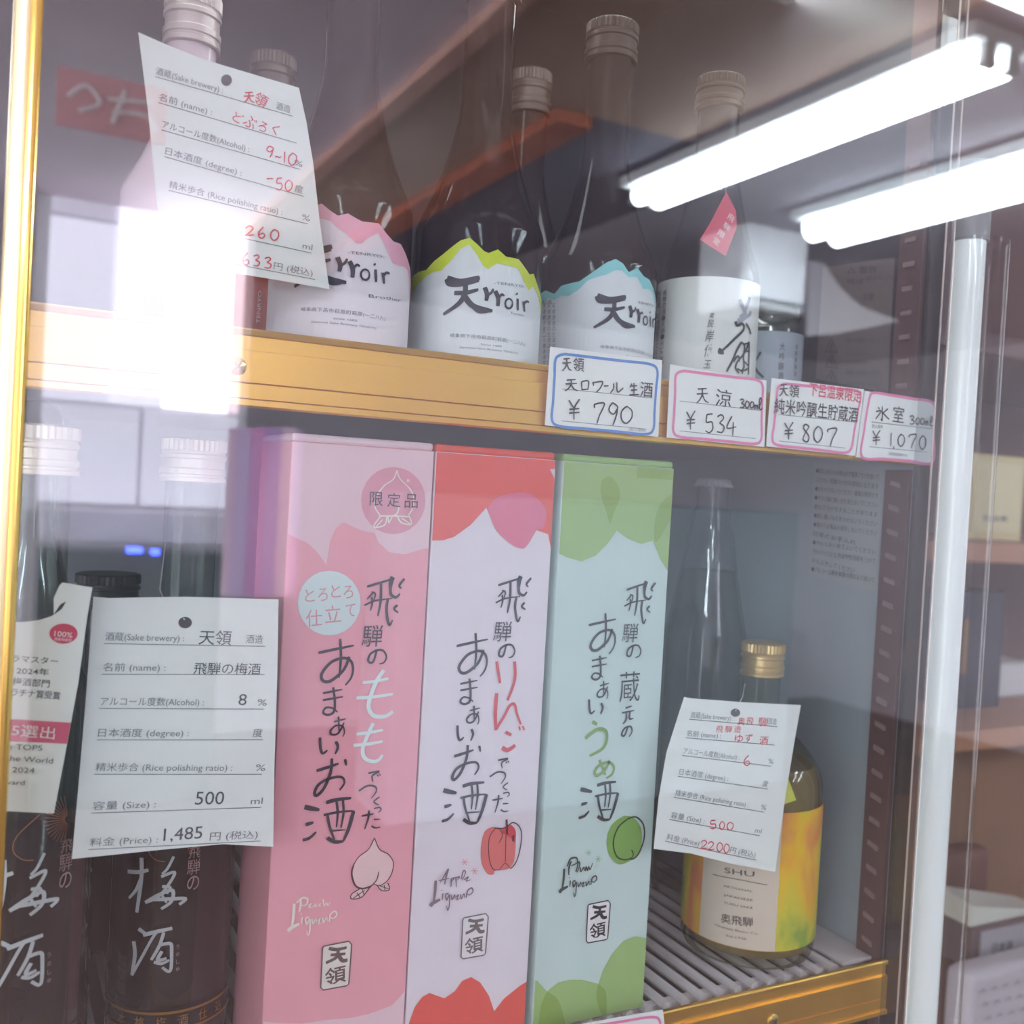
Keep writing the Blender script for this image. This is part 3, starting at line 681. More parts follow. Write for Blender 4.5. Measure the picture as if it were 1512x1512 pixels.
# red paper tag hanging on its neck
P = [atY(1069, 284, .492), atY(1092, 325, .492), atY(1071, 378, .492), atY(1033, 356, .492)]
rt = thing('neck_tag', 'small red kite-shaped paper tag with white writing hanging above the cream label', 'tag', P[0])
pl_ = yplane(.492); A = Art(pl_); A.poly([(1072, 284), (1086, 312), (1087, 336), (1071, 378), (1033, 354), (1048, 330)]); A.build('card', mat('red_paper', (214, 58, 88), .55), rt, 0, .0005)
A = Art(pl_)
for ch, c in (('飛', (1078, 322)), ('騨', (1072, 335)), ('限', (1064, 346)), ('定', (1057, 357))): A.box(ch, c, (10, 10), rot=R(-25))
A.build('printed_text', mat('white_print', (245, 235, 236), .5), rt, .0008)
bm = bmesh.new(); tube(bm, [atY(1072, 286, .492), atY(1068, 250, .500), (cx+.006, cy-.0150, zat(1062, 215, cx, cy))], .0005, 6); obj('string', bm, mat('string_dark', (120, 100, 90), .7), rt)
# -- b5, pale blue label
cx, cy, r = .509, .580, .025
t = thing('sake_bottle', 'small bottle with pale blue-grey label at the right end of the upper shelf', 'bottle', (cx, cy, ZUS))
zl = zat(1150, 497, cx, cy)
obj('bottle', LT(cx, cy, bprof(r, ZUS+.0003, zl+.003, zl+.010, zl+.012, .020)), mat('green_bottle_glass', (58, 78, 72), .06, coat=1), t, smooth=True)
obj('cap', LT(cx, cy, [(.0205, zl+.0115), (.0215, zl+.0125), (.0215, zl+.020), (.0200, zl+.0215)]), mat('cap_dark_green', (56, 76, 68), .35), t, smooth=True)
S = Cyl(cx, cy, r+.0004); Lb = Art(S); Lb.poly2([(-.038, ZUS+.005), (.038, ZUS+.005), (.038, zl), (-.038, zl)]); L_ = Lb.build('label', mat('label_blue_grey', (190, 206, 216), .5), t, .0002)
W = Art(S); W.st([[3, (510, 860), (490, 1200)], [3.5, (480, 990), (520, 1045), (572, 960)], [4, (492, 1080), (540, 1160), (600, 1220)]], ZC, taper=.2); W.build('brushed_name', MATS['calligraphy_black'], L_, .0006)
W = Art(S)
for i, ch in enumerate('大吟醸酒'): W.box(ch, (1155-i*1.0, 512+i*14.5), (8, 11))
for i in range(5): W.box('清酒飛騨産'[i], (1175-i*.4, 512+i*10), (3.4, 7))
W.build('printed_text', INKG, L_, .0006)
# -- b0 cloudy bottle at left behind the tag
cx, cy, r = .102, .640, .036
t = thing('cloudy_sake_bottle', 'cloudy pinkish-white bottle behind the red-written tag at upper left', 'bottle', (cx, cy, ZUS))
obj('bottle', LT(cx, cy, bprof(r, ZUS+.0003, zat(290, 300, cx, cy), zat(290, 150, cx, cy), zat(290, 76, cx, cy), .0145)), mat('cloudy_pink', (228, 206, 214), .25, coat=.6), t, smooth=True)
screwcap(cx, cy, .0168, zat(290, 76, cx, cy), zat(290, -4, cx, cy), mat('cap_pale', (206, 190, 186), .35, metal=.3), t)
S = Cyl(cx, cy, r+.0004); Lb = Art(S); Lb.poly2([(-.02, ZUS+.012), (.05, ZUS+.012), (.05, ZUS+.05), (-.02, ZUS+.05)]); Lb.build('label', mat('label_rose', (222, 150, 160), .5), t, .0002)
# red carton between
p = atY(376, 480, .56)
rb = thing('red_carton', 'red carton standing behind the left end of the upper rail, right of the cloudy bottle', 'box', (p.x, .56, ZUS))
obj('carton', BX(.094, .150, .566, .600, ZUS+.0003, zat(385, 340, .1, .56), bev=.001), mat('carton_red', (222, 96, 76), .5, noise=.08, nscale=30), rb)
A = Art(yplane(.566)); A.text('TENRYO', (383, 478), (386, 430), 6); A.build('printed_text', mat('white_print', (245, 235, 236), .5), rb, .0004)
# second-row bottles
for (px, py, y_, lab) in ((783, 108, .72, 'dim brown bottle in the back row above the lime-edged bottle'), (402, 84, .74, 'dim brown bottle in the back row behind the pink-edged bottle')):
    d = ray(px, py+50); cx, cy = d.x/d.y*y_, y_
    t = thing('back_row_bottle', lab, 'bottle', (cx, cy, ZUS))
    zt = zat(px, py, cx, cy); obj('bottle', LT(cx, cy, bprof(.035, ZUS+.0003, zt-.15, zt-.08, zt-.033, .014)), BRG, t, smooth=True)
    screwcap(cx, cy, .0165, zt-.034, zt, MATS['cap_dull'], t)

# ------------------------------------------------------------------ lower shelf: liqueur boxes
YBX = .487; BH0 = ZS+.0003; BH1 = .0232
bxs = {'peach': (.1331, .0752), 'apple': (.2092, .0722), 'plum': (.2862, .0756)}
F_ = yplane(YBX)
Za = (400, 830, 3.517); Zr = (610, 830, 3.518); Zg = (790, 830, 3.876); Zp1 = (380, 620, 5.04); Zp3 = (380, 1180, 4.554)
Zr5 = (590, 1180, 4.554); Zg7 = (780, 1180, 4.552); Zt = (620, 630, 3.78)
class Off:
    step = None
    def __init__(s, dx, dz): s.dx, s.dz = dx, dz
    def uv(s, a, b): u = F_.uv(a, b); return (u[0]+s.dx, u[1]+s.dz)
    def pt(s, u, v, e=0): return F_.pt(u, v, e)
def ancd(a, za, b, zb):
    p = Art(F_).P(a, za); q = Art(F_).P(b, zb); return (q[0]-p[0], q[1]-p[1])
def cbox(name, lab, base, side, parts):
    x0, w_ = bxs[name]
    t = thing('liqueur_box', lab, 'box', (x0+w_/2, YBX+.03, ZS), 'tall liqueur cartons on the lower shelf')
    b_ = obj('carton', BX(x0, x0+w_, YBX, YBX+.060, BH0, BH1-.004, bev=.0006), base, t)
    obj('lid', BX(x0+.0003, x0+w_-.0003, YBX+.0004, YBX+.0596, BH1-.0042, BH1, bev=.0014), parts, t)
    return t
# strokes (zoom of the pink box)
HI = [[4, (498, 127), (560, 108), (640, 84)], [8, (632, 76), (622, 100), (618, 140)], [5, (618, 130), (622, 168), (648, 182), (668, 163)], [4, (692, 86), (665, 120), (676, 136)], [4, (655, 222), (638, 243), (660, 262)],
      [4.4, (570, 108), (568, 200), (553, 280)], [3, (528, 160), (497, 192)], [3, (483, 224), (540, 200), (628, 188)], [3.4, (522, 180), (524, 215), (514, 252)], [4.4, (605, 190), (598, 250), (612, 325), (630, 300)], [3, (520, 155), (540, 165), (530, 205)]]
NO = [[3.6, (548, 452), (530, 515), (505, 515), (512, 480), (545, 458), (580, 458), (598, 490), (585, 520), (560, 528)]]
DE = [[3, (503, 1095), (560, 1085), (525, 1108), (528, 1140)], [2, (548, 1102), (556, 1112)], [2, (560, 1098), (568, 1108)], [3, (455, 1187), (500, 1160), (540, 1165), (545, 1190), (520, 1225)], [2.4, (562, 1218), (533, 1243), (560, 1260)], [2.4, (533, 1278), (562, 1272), (570, 1285), (556, 1298)],
      [3, (470, 1316), (532, 1305)], [3.2, (508, 1288), (503, 1330), (485, 1385)], [2.4, (532, 1335), (566, 1333)], [2.6, (520, 1368), (540, 1378), (566, 1374)]]
AA_ = [[4.6, (245, 470), (330, 452), (430, 432)], [4.4, (357, 398), (362, 500), (352, 600)], [5, (405, 490), (375, 560), (310, 615), (270, 615), (262, 580), (310, 520), (375, 497), (415, 515), (425, 560), (412, 605), (385, 638)]]
MA = [[3.6, (268, 680), (370, 660)], [3.6, (268, 716), (372, 698)], [4, (322, 650), (330, 720), (325, 775), (295, 792), (270, 780), (285, 755), (320, 758), (345, 778)]]
SA = [[3, (325, 828), (388, 812)], [3, (350, 800), (352, 880)], [3.2, (378, 832), (350, 885), (318, 895), (308, 875), (335, 848), (370, 850), (380, 880), (372, 905)]]
II = [[4.6, (253, 910), (256, 965), (268, 992), (292, 975)], [4.6, (335, 930), (346, 958), (332, 995)]]
OO = [[5, (235, 1082), (300, 1062), (350, 1045)], [5, (315, 1018), (308, 1090), (275, 1170), (238, 1210), (225, 1195), (250, 1150), (310, 1120), (365, 1115), (380, 1145), (355, 1183)], [4.2, (383, 1022), (390, 1055)]]
SK = [[7.5, (172, 1270), (210, 1278), (250, 1285)], [6, (178, 1362), (220, 1350)], [5, (163, 1442), (200, 1430), (234, 1398)], [6, (285, 1247), (340, 1232), (415, 1224)], [4, (338, 1238), (345, 1300), (338, 1375)], [4, (372, 1235), (375, 1300), (362, 1378)],
      [4, (272, 1312), (350, 1296), (428, 1290)], [6, (428, 1290), (402, 1380), (375, 1446)], [4.4, (292, 1312), (302, 1370), (328, 1440)], [3, (302, 1394), (385, 1388)], [6, (290, 1430), (330, 1450), (375, 1448)]]
LIQ = [[4.6, (245, 700), (240, 790), (228, 858)], [6.5, (205, 885), (228, 860), (280, 835)], [2.6, (300, 790), (296, 838)], [2, (290, 765), (296, 772)], [2.6, (345, 790), (322, 800), (330, 838), (352, 800), (350, 880), (338, 912), (330, 880)], [2.2, (366, 802), (372, 835), (392, 800), (394, 832)], [2.2, (402, 815), (420, 800), (408, 835), (430, 825)], [2.2, (436, 795), (442, 828), (462, 792), (468, 822)], [2.6, (480, 820), (490, 770), (520, 750), (532, 775), (505, 800), (490, 790)]]
PEA = [[3.4, (290, 670), (288, 720), (278, 755)], [3, (262, 695), (300, 660), (335, 668), (328, 705), (296, 712)], [2.2, (340, 715), (360, 700), (345, 725), (372, 718)], [2.2, (392, 700), (378, 715), (395, 715), (402, 705)], [2.2, (425, 698), (412, 712), (430, 714)], [2.2, (440, 670), (446, 715), (462, 695), (470, 712), (488, 690)]]
APP = [[3.2, (325, 465), (310, 520), (300, 572)], [2.4, (325, 465), (270, 560)], [2.2, (262, 545), (330, 530)], [2.4, (345, 530), (342, 590)], [2, (345, 535), (365, 525), (350, 548)], [2.2, (375, 520), (378, 590)], [2, (378, 525), (400, 520), (385, 542)], [2.2, (412, 535), (425, 480), (440, 490), (418, 545)], [2.2, (430, 540), (458, 520), (445, 548), (475, 538)]]
PLU = [[3.2, (285, 415), (270, 460), (270, 510)], [2.8, (258, 450), (280, 400), (320, 392), (325, 425), (285, 445)], [2.4, (318, 485), (335, 420), (342, 440), (325, 490)], [2.2, (345, 455), (350, 485), (370, 455), (372, 480)], [2.2, (380, 482), (385, 452), (395, 478), (402, 450), (412, 470), (430, 425)]]
BOXINK = mat('box_ink', (70, 64, 76), .6); BROWNST = mat('stamp_brown', (112, 88, 84), .6)
def words(parent, dx, dz, hiragana_sake=True, dx2=None):
    A = Art(Off(dx, dz)); A.st(HI, Za); A.st(NO, Za) if hiragana_sake else A.st(NO, Za); A.box('騨', (525, 382), (104, 112), zo=Za, shear=.05)
    if hiragana_sake: A.st(DE, Za)
    A.build('brushed_words', BOXINK, parent, .0005)
    d = dx2 or (dx, dz); A = Art(Off(*d))
    for s_ in (AA_, MA, SA, II): A.st(s_, Za)
    if hiragana_sake: A.st(OO, Za); A.st(SK, Za)
    A.build('brushed_words', BOXINK, parent, .0005)
def stamp(parent, c, px_, ink, back):
    A = Art(Off(*c)); q = [A.P(p, Zp3) for p in [(445, 985), (612, 952), (632, 975), (612, 1240), (595, 1252), (440, 1280), (424, 1262), (436, 1000)]]
    st_ = A.poly2(q).build('stamp', back, parent, .0004)
    A = Art(Off(*c)); A.stroke2(q+[q[0]], .0007, 0, False); A.build('stamp_outline', ink, st_, .0006)
    A = Art(Off(*c)); A.st([[5, (478, 1000), (530, 1008), (598, 994)], [4.6, (490, 1045), (590, 1036)], [5.2, (542, 1008), (528, 1060), (458, 1098)], [6, (545, 1050), (570, 1082), (604, 1078)]], Zp3, taper=.2)
    A.box('領', (524, 1180), (140, 118), bold=.035, zo=Zp3, rot=R(3)); A.build('stamp_writing', ink, st_, .0006)
def face(name): x0, w_ = bxs[name]; return (x0+.0004, x0+w_-.0004, BH0+.0004, BH1-.0044)
# ---- peach
pinkb = mat('carton_pink', (246, 172, 184), .38, noise=.03, nscale=60)
t = cbox('peach', 'pink peach liqueur carton, leftmost of the three tall cartons', pinkb, None, mat('carton_pale_pink', (240, 214, 222), .4))
fc = face('peach'); PL = mat('print_pale_pink', (242, 208, 216), .45)
A = Art(F_); A.poly([(230, 60), (1340, 60), (1340, 950), (1230, 960), (1100, 1000), (980, 985), (900, 910), (870, 840), (790, 830), (700, 790), (640, 760), (580, 810), (540, 900), (515, 1080), (440, 980), (370, 915), (230, 850)], Zp1, clip=fc)
A.poly([(100, 1500), (300, 1508), (450, 1485), (620, 1470), (760, 1440), (905, 1385), (990, 1290), (1020, 1290), (1010, 1700), (0, 1700), (0, 1490)], Zp3, clip=fc)
A.build('printed_clouds', PL, t, .0002)
A = Art(F_); A.poly(arc(1010, 600, 240, 250), Zp1); A.build('printed_disc', mat('print_rose', (232, 160, 178), .45), t, .00035)
A = Art(F_); A.st([[2, (1035, 375), (1010, 440), (940, 490), (890, 560), (870, 640), (910, 710)], [2, (1035, 375), (1060, 440), (1130, 510), (1160, 580), (1150, 660), (1120, 710)], [2, (905, 715), (1010, 715), (1130, 720)], [2, (1050, 650), (1040, 690), (1010, 715)],
      [2, (915, 715), (865, 785), (880, 800), (945, 780), (960, 720)], [1.6, (880, 795), (930, 740)], [1.8, (970, 720), (975, 765), (1000, 720)], [2, (1040, 720), (1070, 765), (1140, 775), (1130, 720)], [1.6, (1070, 730), (1130, 770)], [1.4, (1112, 440), (1114, 462)], [1.4, (1124, 440), (1126, 462)]], Zp1, taper=.1)
A.build('printed_peach_outline', mat('cream_line', (246, 240, 226), .5), t, .0006)
A = Art(F_)
for ch, c in (('限', (883, 588)), ('定', (1013, 596)), ('品', (1142, 604))): A.box(ch, c, (98, 104), zo=Zp1, bold=.008)
A.build('printed_words', mat('plum_ink', (96, 66, 84), .6), t, .0007)
A = Art(F_); A.poly(arc(302, 212, 163, 168), Za); A.build('printed_disc', mat('print_mint', (216, 236, 234), .45), t, .00035)
A = Art(F_)
for ch, c in (('と', (200, 172)), ('ろ', (268, 168)), ('と', (335, 150)), ('ろ', (400, 155)), ('仕', (222, 290)), ('立', (320, 268)), ('て', (412, 250))): A.box(ch, c, (50 if ch in 'とろて' else 84, 66 if ch in 'とろて' else 88), zo=Za, rot=R(5))
A.build('printed_words', mat('rose_ink', (226, 150, 160), .6), t, .0006)
words(t, 0, 0)
A = Art(F_); A.st([[6.5, (585, 560), (545, 620), (518, 690), (505, 750), (530, 795), (590, 800), (632, 775)], [4.8, (475, 625), (540, 618), (608, 604)], [5, (443, 705), (540, 698), (632, 684)], [6, (530, 835), (500, 900), (475, 970), (485, 1015), (525, 1034), (560, 1025), (578, 1000)], [4.8, (443, 892), (510, 884), (580, 870)], [5, (428, 950), (500, 944), (578, 930)]], Za, taper=.25)
A.build('brushed_words', mat('white_mint_print', (226, 244, 240), .5), t, .0005)
A = Art(F_); A.poly([(785, 258), (745, 335), (660, 410), (632, 500), (655, 575), (700, 598), (780, 570), (830, 575), (890, 520), (912, 430), (880, 370), (820, 335)], Zp3, sm=True); A.poly([(700, 590), (628, 640), (640, 672), (700, 655), (752, 592)], Zp3, sm=True); A.poly([(800, 575), (840, 612), (885, 610), (880, 570)], Zp3, sm=True)
A.build('printed_peach', mat('print_peach', (244, 206, 206), .45), t, .00035)
A = Art(F_); A.st([[1.3, (785, 258), (745, 335), (680, 385), (645, 440)], [2.6, (645, 440), (632, 500), (655, 575), (700, 598), (760, 585)], [1.4, (760, 585), (800, 540), (812, 485)], [1.3, (785, 258), (820, 335), (880, 370), (912, 430), (890, 520), (830, 575), (780, 570)],
     [1.6, (690, 598), (632, 635), (632, 668), (700, 655), (752, 592)], [1.2, (640, 665), (720, 610)], [1.2, (665, 625), (690, 660)], [1.2, (700, 600), (715, 640)], [1.4, (800, 575), (835, 612), (885, 605), (875, 560)], [1.1, (820, 580), (880, 600)], [1.1, (850, 575), (855, 610)]], Zp3, taper=.1)
A.build('printed_outline', mat('dark_line', (86, 56, 62), .6), t, .0006)
A = Art(F_); A.st(PEA, Zp3); A.st(LIQ, Zp3); A.build('script_words', mat('cream_line', (246, 240, 226), .5), t, .0006)
stamp(t, (0, 0), None, BROWNST, mat('stamp_cream', (238, 230, 222), .5))
# ---- apple
wb = mat('carton_white_pink', (238, 228, 236), .38, noise=.02, nscale=60)
t = cbox('apple', 'white and red apple liqueur carton, middle one of the three tall cartons', wb, None, mat('carton_red_top', (240, 92, 80), .4))
fc = face('apple'); RC = mat('print_red', (240, 98, 90), .42)
A = Art(F_)
A.poly([(60, 60), (800, 60), (800, 200), (780, 235), (725, 238), (765, 320), (765, 750), (742, 745), (715, 600), (650, 578), (600, 660), (565, 680), (500, 650), (420, 570), (370, 452), (280, 550), (190, 615), (130, 634), (40, 636)], Zt, clip=fc)
A.poly([(60, 1512), (100, 1400), (150, 1330), (200, 1302), (300, 1338), (370, 1290), (420, 1220), (480, 1195), (540, 1230), (600, 1320), (635, 1425), (700, 1340), (800, 1260), (890, 1200), (900, 1700), (0, 1700)], Zr5, clip=fc)
A.build('printed_clouds', RC, t, .0002)
A = Art(F_); A.poly([(375, 455), (440, 390), (600, 370), (700, 460), (690, 560), (650, 578), (600, 660), (565, 680), (500, 650), (420, 570)], Zt, sm=True, clip=fc); A.build('printed_patch', mat('print_pink', (232, 120, 150), .45), t, .00035)
dA = ancd((357, 398), Za, (322, 368), Zr); dH = ancd((498, 127), Za, (440, 120), Zr)
words(t, *dH, dx2=dA)
A = Art(F_); A.st([[5, (432, 515), (440, 570), (450, 628)], [5, (525, 515), (528, 590), (515, 650), (488, 718)], [6, (432, 680), (425, 780), (428, 872)], [4.5, (428, 870), (470, 800), (500, 745), (525, 738), (538, 790), (558, 842)], [5, (478, 882), (508, 898)], [6.5, (460, 962), (490, 975), (528, 950)], [3, (548, 852), (553, 872)], [3, (566, 850), (576, 872)]], Zr, taper=.25)
A.build('brushed_words', mat('print_red_word', (224, 88, 100), .5), t, .0005)
A = Art(F_); A.poly([(620, 185), (570, 220), (545, 320), (550, 430), (590, 500), (630, 505), (640, 480), (690, 475), (740, 460), (770, 400), (778, 250), (750, 170), (700, 190)], Zr5, sm=True); A.build('printed_apple', mat('print_apple', (232, 120, 116), .45), t, .00035)
A = Art(F_); A.poly([(685, 200), (710, 190), (750, 175), (778, 215), (772, 290), (745, 260), (715, 240), (690, 225)], Zr5, sm=True); A.build('printed_patch', mat('print_deep_red', (218, 70, 80), .45), t, .0005)
A = Art(F_); A.st([[3.6, (716, 135), (720, 235)], [1.8, (635, 190), (680, 196), (720, 180), (760, 155), (800, 180), (818, 240), (805, 340), (780, 420), (745, 465)], [1.2, (640, 195), (600, 260), (598, 380), (620, 460), (665, 472), (705, 430), (745, 465)], [1, (670, 200), (690, 240), (665, 290)], [1, (712, 240), (708, 420)], [3.4, (762, 240), (760, 282)]], Zr5, taper=.1)
A.build('printed_outline', mat('dark_line', (86, 56, 62), .6), t, .0006)
A = Art(F_); A.st(APP, Zr5); A.dx, A.dz = ancd((245, 700), Zp3, (240, 545), Zr5); A.st(LIQ, Zp3); A.build('script_words', mat('taupe_ink', (140, 122, 134), .6), t, .0006)
A = Art(F_)
for cx_, cy_ in ((435, 422), (502, 480)):
    for a_ in (0, 60, 120): A.st([[1, (cx_-24*math.cos(R(a_)), cy_-24*math.sin(R(a_))), (cx_+24*math.cos(R(a_)), cy_+24*math.sin(R(a_)))]], Zr5, taper=0)
A.build('printed_stars', mat('star_pink', (236, 160, 170), .6), t, .0005)
stamp(t, ancd((445, 985), Zp3, (430, 795), Zr5), None, mat('stamp_grey', (120, 110, 112), .6), mat('stamp_white', (240, 236, 238), .5))
# ---- plum
gb = mat('carton_mint', (206, 226, 222), .38, noise=.02, nscale=60)
t = cbox('plum', 'pale mint and green plum liqueur carton, rightmost of the three tall cartons', gb, None, mat('carton_green_top', (158, 196, 122), .4))
fc = face('plum')
A = Art(F_)
A.poly([(780, 100), (1500, 100), (1500, 860), (1395, 825), (1340, 740), (1300, 635), (1235, 655), (1160, 625), (1098, 580), (1050, 650), (980, 720), (900, 752), (820, 730), (740, 690)], Zt, clip=fc)
A.poly([(0, 1200), (60, 1220), (125, 1290), (200, 1230), (280, 1212), (360, 1212), (470, 1240), (500, 1150), (560, 1040), (640, 950), (720, 920), (800, 935), (860, 950), (860, 1700), (0, 1700)], Zg7, clip=fc)
A.build('printed_clouds', mat('print_green', (164, 196, 126), .42), t, .0002)
A = Art(F_); A.poly([(1060, 275), (1015, 300), (1010, 380), (1040, 480), (1060, 540), (1085, 470), (1115, 390), (1100, 320)], Zt, sm=True, clip=fc); A.poly([(1430, 360), (1350, 420), (1310, 520), (1310, 640), (1350, 600), (1410, 480)], Zt, sm=True, clip=fc); A.poly([(1210, 205), (1440, 205), (1440, 300), (1210, 285)], Zt, clip=fc)
A.poly([(470, 1240), (520, 1300), (520, 1480), (480, 1420), (455, 1320)], Zg7, sm=True, clip=fc); A.poly([(125, 1290), (200, 1350), (245, 1500), (240, 1600), (80, 1600), (80, 1400)], Zg7, sm=True, clip=fc)
A.build('printed_overlap', mat('print_olive', (146, 178, 92), .42), t, .00035)
dH = ancd((498, 127), Za, (522, 158), Zg); dA = ancd((357, 398), Za, (400, 292), Zg)
words(t, *dH, hiragana_sake=False, dx2=dA)
A = Art(F_); A.box('蔵', (540, 712), (116, 172), zo=Zg, bold=-.008, rot=R(2)); A.st([[3, (515, 835), (552, 822)], [3, (495, 862), (565, 848)], [3.2, (520, 862), (518, 900), (500, 925)], [3.4, (540, 855), (538, 895), (560, 892)], [3.2, (530, 935), (510, 990), (493, 985), (510, 950), (545, 940), (552, 970), (535, 998)]], Zg)
A.build('brushed_words', BOXINK, t, .0005)
A = Art(F_); A.st([[6, (325, 912), (352, 928)], [6, (285, 1008), (320, 978), (360, 955), (400, 965), (408, 1010), (385, 1065), (310, 1108)], [4.4, (365, 1130), (385, 1180), (400, 1215)], [4.6, (425, 1135), (395, 1190), (350, 1222), (340, 1195), (370, 1160), (420, 1145), (448, 1170), (440, 1210), (405, 1235)]], Zg, taper=.3)
A.build('brushed_words', mat('print_green_word', (140, 172, 96), .5), t, .0005)
A = Art(Off(*ancd((172, 1270), Za, (258, 1298), Zg))); A.st(SK, Za); A.build('brushed_words', BOXINK, t, .0005)
A = Art(F_); A.poly([(640, 110), (560, 170), (525, 280), (545, 380), (600, 435), (660, 425), (740, 370), (762, 280), (750, 180), (700, 120)], Zg7, sm=True); A.build('printed_plum', mat('print_plum', (132, 176, 88), .45), t, .00035)
A = Art(F_); A.st([[2.2, (665, 130), (600, 190), (568, 290), (590, 380), (640, 405), (690, 395)], [2.4, (665, 130), (720, 118), (770, 170), (775, 260), (740, 360), (700, 400), (680, 392)], [1.8, (690, 340), (702, 368), (690, 400)]], Zg7, taper=.1)
A.build('printed_outline', mat('black_line', (44, 52, 44), .6), t, .0006)
A = Art(F_); A.st(PLU, Zg7); A.dx, A.dz = ancd((245, 700), Zp3, (238, 465), Zg7); A.st(LIQ, Zp3); A.build('script_words', mat('dark_green_ink', (60, 72, 70), .6), t, .0006)
A = Art(F_)
for cx_, cy_ in ((402, 358), (468, 400)):
    for a_ in (0, 60, 120): A.st([[1, (cx_-22*math.cos(R(a_)), cy_-22*math.sin(R(a_))), (cx_+22*math.cos(R(a_)), cy_+22*math.sin(R(a_)))]], Zg7, taper=0)
A.build('printed_stars', mat('star_green', (150, 190, 150), .6), t, .0005)
stamp(t, ancd((445, 985), Zp3, (405, 705), Zg7), None, INK, mat('stamp_white', (240, 236, 238), .5))

# ------------------------------------------------------------------ plum wine bottles (lower left)
PGL = glassmat('clear_bottle_glass', (232, 240, 238), .05, edge=(110, 122, 122), edgepow=4)
LIQD = mat('dark_plum_liquid', (44, 27, 38), .12, noise=.35, nscale=30, coat=.5)
Z6 = (0, 1150, 3.78)
plum_strokes = [[6, (715, 515), (770, 520), (830, 508)], [6.5, (792, 440), (790, 560), (765, 745)], [5, (785, 560), (760, 620), (722, 665)], [4, (970, 432), (935, 500), (905, 530)], [4.5, (900, 545), (975, 520), (940, 590), (880, 660), (812, 690)],
  [5.5, (812, 690), (880, 650), (960, 620), (958, 680), (900, 725)], [4.5, (905, 600), (950, 605), (930, 640)], [5.5, (860, 672), (960, 668), (1035, 668), (1000, 700)], [4, (900, 640), (930, 690)],
  [6, (775, 835), (812, 862)], [6.5, (748, 905), (755, 980), (738, 1095)], [4.5, (738, 1095), (790, 1000), (850, 890), (880, 850)], [6, (800, 870), (880, 850), (962, 832)], [5, (915, 855), (890, 930), (845, 1010)], [5, (895, 925), (950, 918), (958, 960), (950, 1070), (905, 1050)], [5, (905, 960), (880, 1010), (930, 1000)], [4.5, (860, 1020), (900, 1030), (945, 1010)]]
def plumbottle(cx, cy, lab, ds, shift_z=0):
    t = thing('plum_wine_bottle', lab, 'bottle', (cx, cy, ZS), 'clear plum wine bottles with silver-white calligraphy'); r = .031
    zc0 = zat(287, 712, .099, .551); zc1 = zat(287, 648, .099, .551); zsh = zat(270, 1010, .099, .551); zn = zat(275, 880, .099, .551); zl = zat(262, 1180, .099, .551)
    obj('bottle', LT(cx, cy, bprof(r, ZS+.0003, zsh, zn, zc0+.001, .0135), cap=False), PGL, t, smooth=True)
    P = [(r*.78, ZS+.006), (r*.93, ZS+.009), (r*.95, ZS+.014), (r*.95, zl-.02), (r*.95, zl)]
    obj('plum_wine', LT(cx, cy, P), LIQD, t, smooth=True)
    screwcap(cx, cy, .0168, zc0, zc1, CAPW, t)
    S0 = Cyl(.099, .551, r+.0003); S1 = Cyl(cx, cy, r+.0003)
    class Sh:
        step = .003
        def uv(s, a, b): u = S0.uv(a, b); return (u[0]+ds, u[1]+shift_z)
        def pt(s, u, v, e): return S1.pt(u, v, e)
    A = Art(Sh()); A.st(plum_strokes, Z6, taper=.2); A.build('brushed_name', mat('silver_white_print', (206, 212, 214), .4), t, .0003)
    A = Art(Sh()); A.box('の', (1078, 580), (66, 78), zo=Z6); A.box('騨', (1080, 490), (70, 84), zo=Z6); A.box('飛', (1085, 412), (64, 60), zo=Z6)
    for i, ch in enumerate('うめしゅ'): A.box(ch, (992, 935+i*42), (18, 24), zo=Z6)
    A.build('printed_words', mat('rose_grey_print', (170, 140, 140), .5), t, .0003)
    A = Art(S1); G = mat('gold_band_print', (176, 126, 60), .35, metal=.5)
    za, zb2 = zat(245, 1452, .099, .551), zat(245, 1477, .099, .551)
    for z_ in (za, zb2): A.poly2([(-.046, z_-.0007), (.046, z_-.0007), (.046, z_+.0007), (-.046, z_+.0007)])
    for i, ch in enumerate('本格梅酒仕込'):
        V, F, x0, x1, y0, y1 = glyphs(ch, .02); n = len(A.v); sx = -.026+i*.0105+ds*.4
        A.v += [(sx+(x-x0)*.0055, zb2+.0015+(y-y0)*.0062, 0) for x, y in V]; A.f += [[n+j for j in f] for f in F]
    A.build('gold_band', G, t, .0004)
    if True:   # gold fireworks burst
        A = Art(Sh())
        for k in range(17):
            a_ = R(100+k*10); c0 = (1090, 280); A.st([[.9, (c0[0]+18*math.cos(a_), c0[1]-18*math.sin(a_)), (c0[0]+120*math.cos(a_), c0[1]-120*math.sin(a_))]], Z6, taper=0)
        A.st([[1, (950, 240), (850, 330), (830, 400), (870, 450), (920, 460)]], Z6, taper=0)
        A.build('gold_burst', mat('rose_gold_print', (196, 130, 96), .35, metal=.4), t, .0003)
    return t
plumbottle(.099, .551, 'plum wine bottle right beside the pink carton, behind the 1,485 yen tag', 0)
S0 = Cyl(.099, .551, .0313); S1 = Cyl(.024, .5095, .0313)
u0 = S0.uv(240, 1330); u1 = S1.uv(46, 1337)
plumbottle(.024, .5095, 'plum wine bottle at the far left behind the gold door frame', u1[0]-u0[0], u1[1]-u0[1])
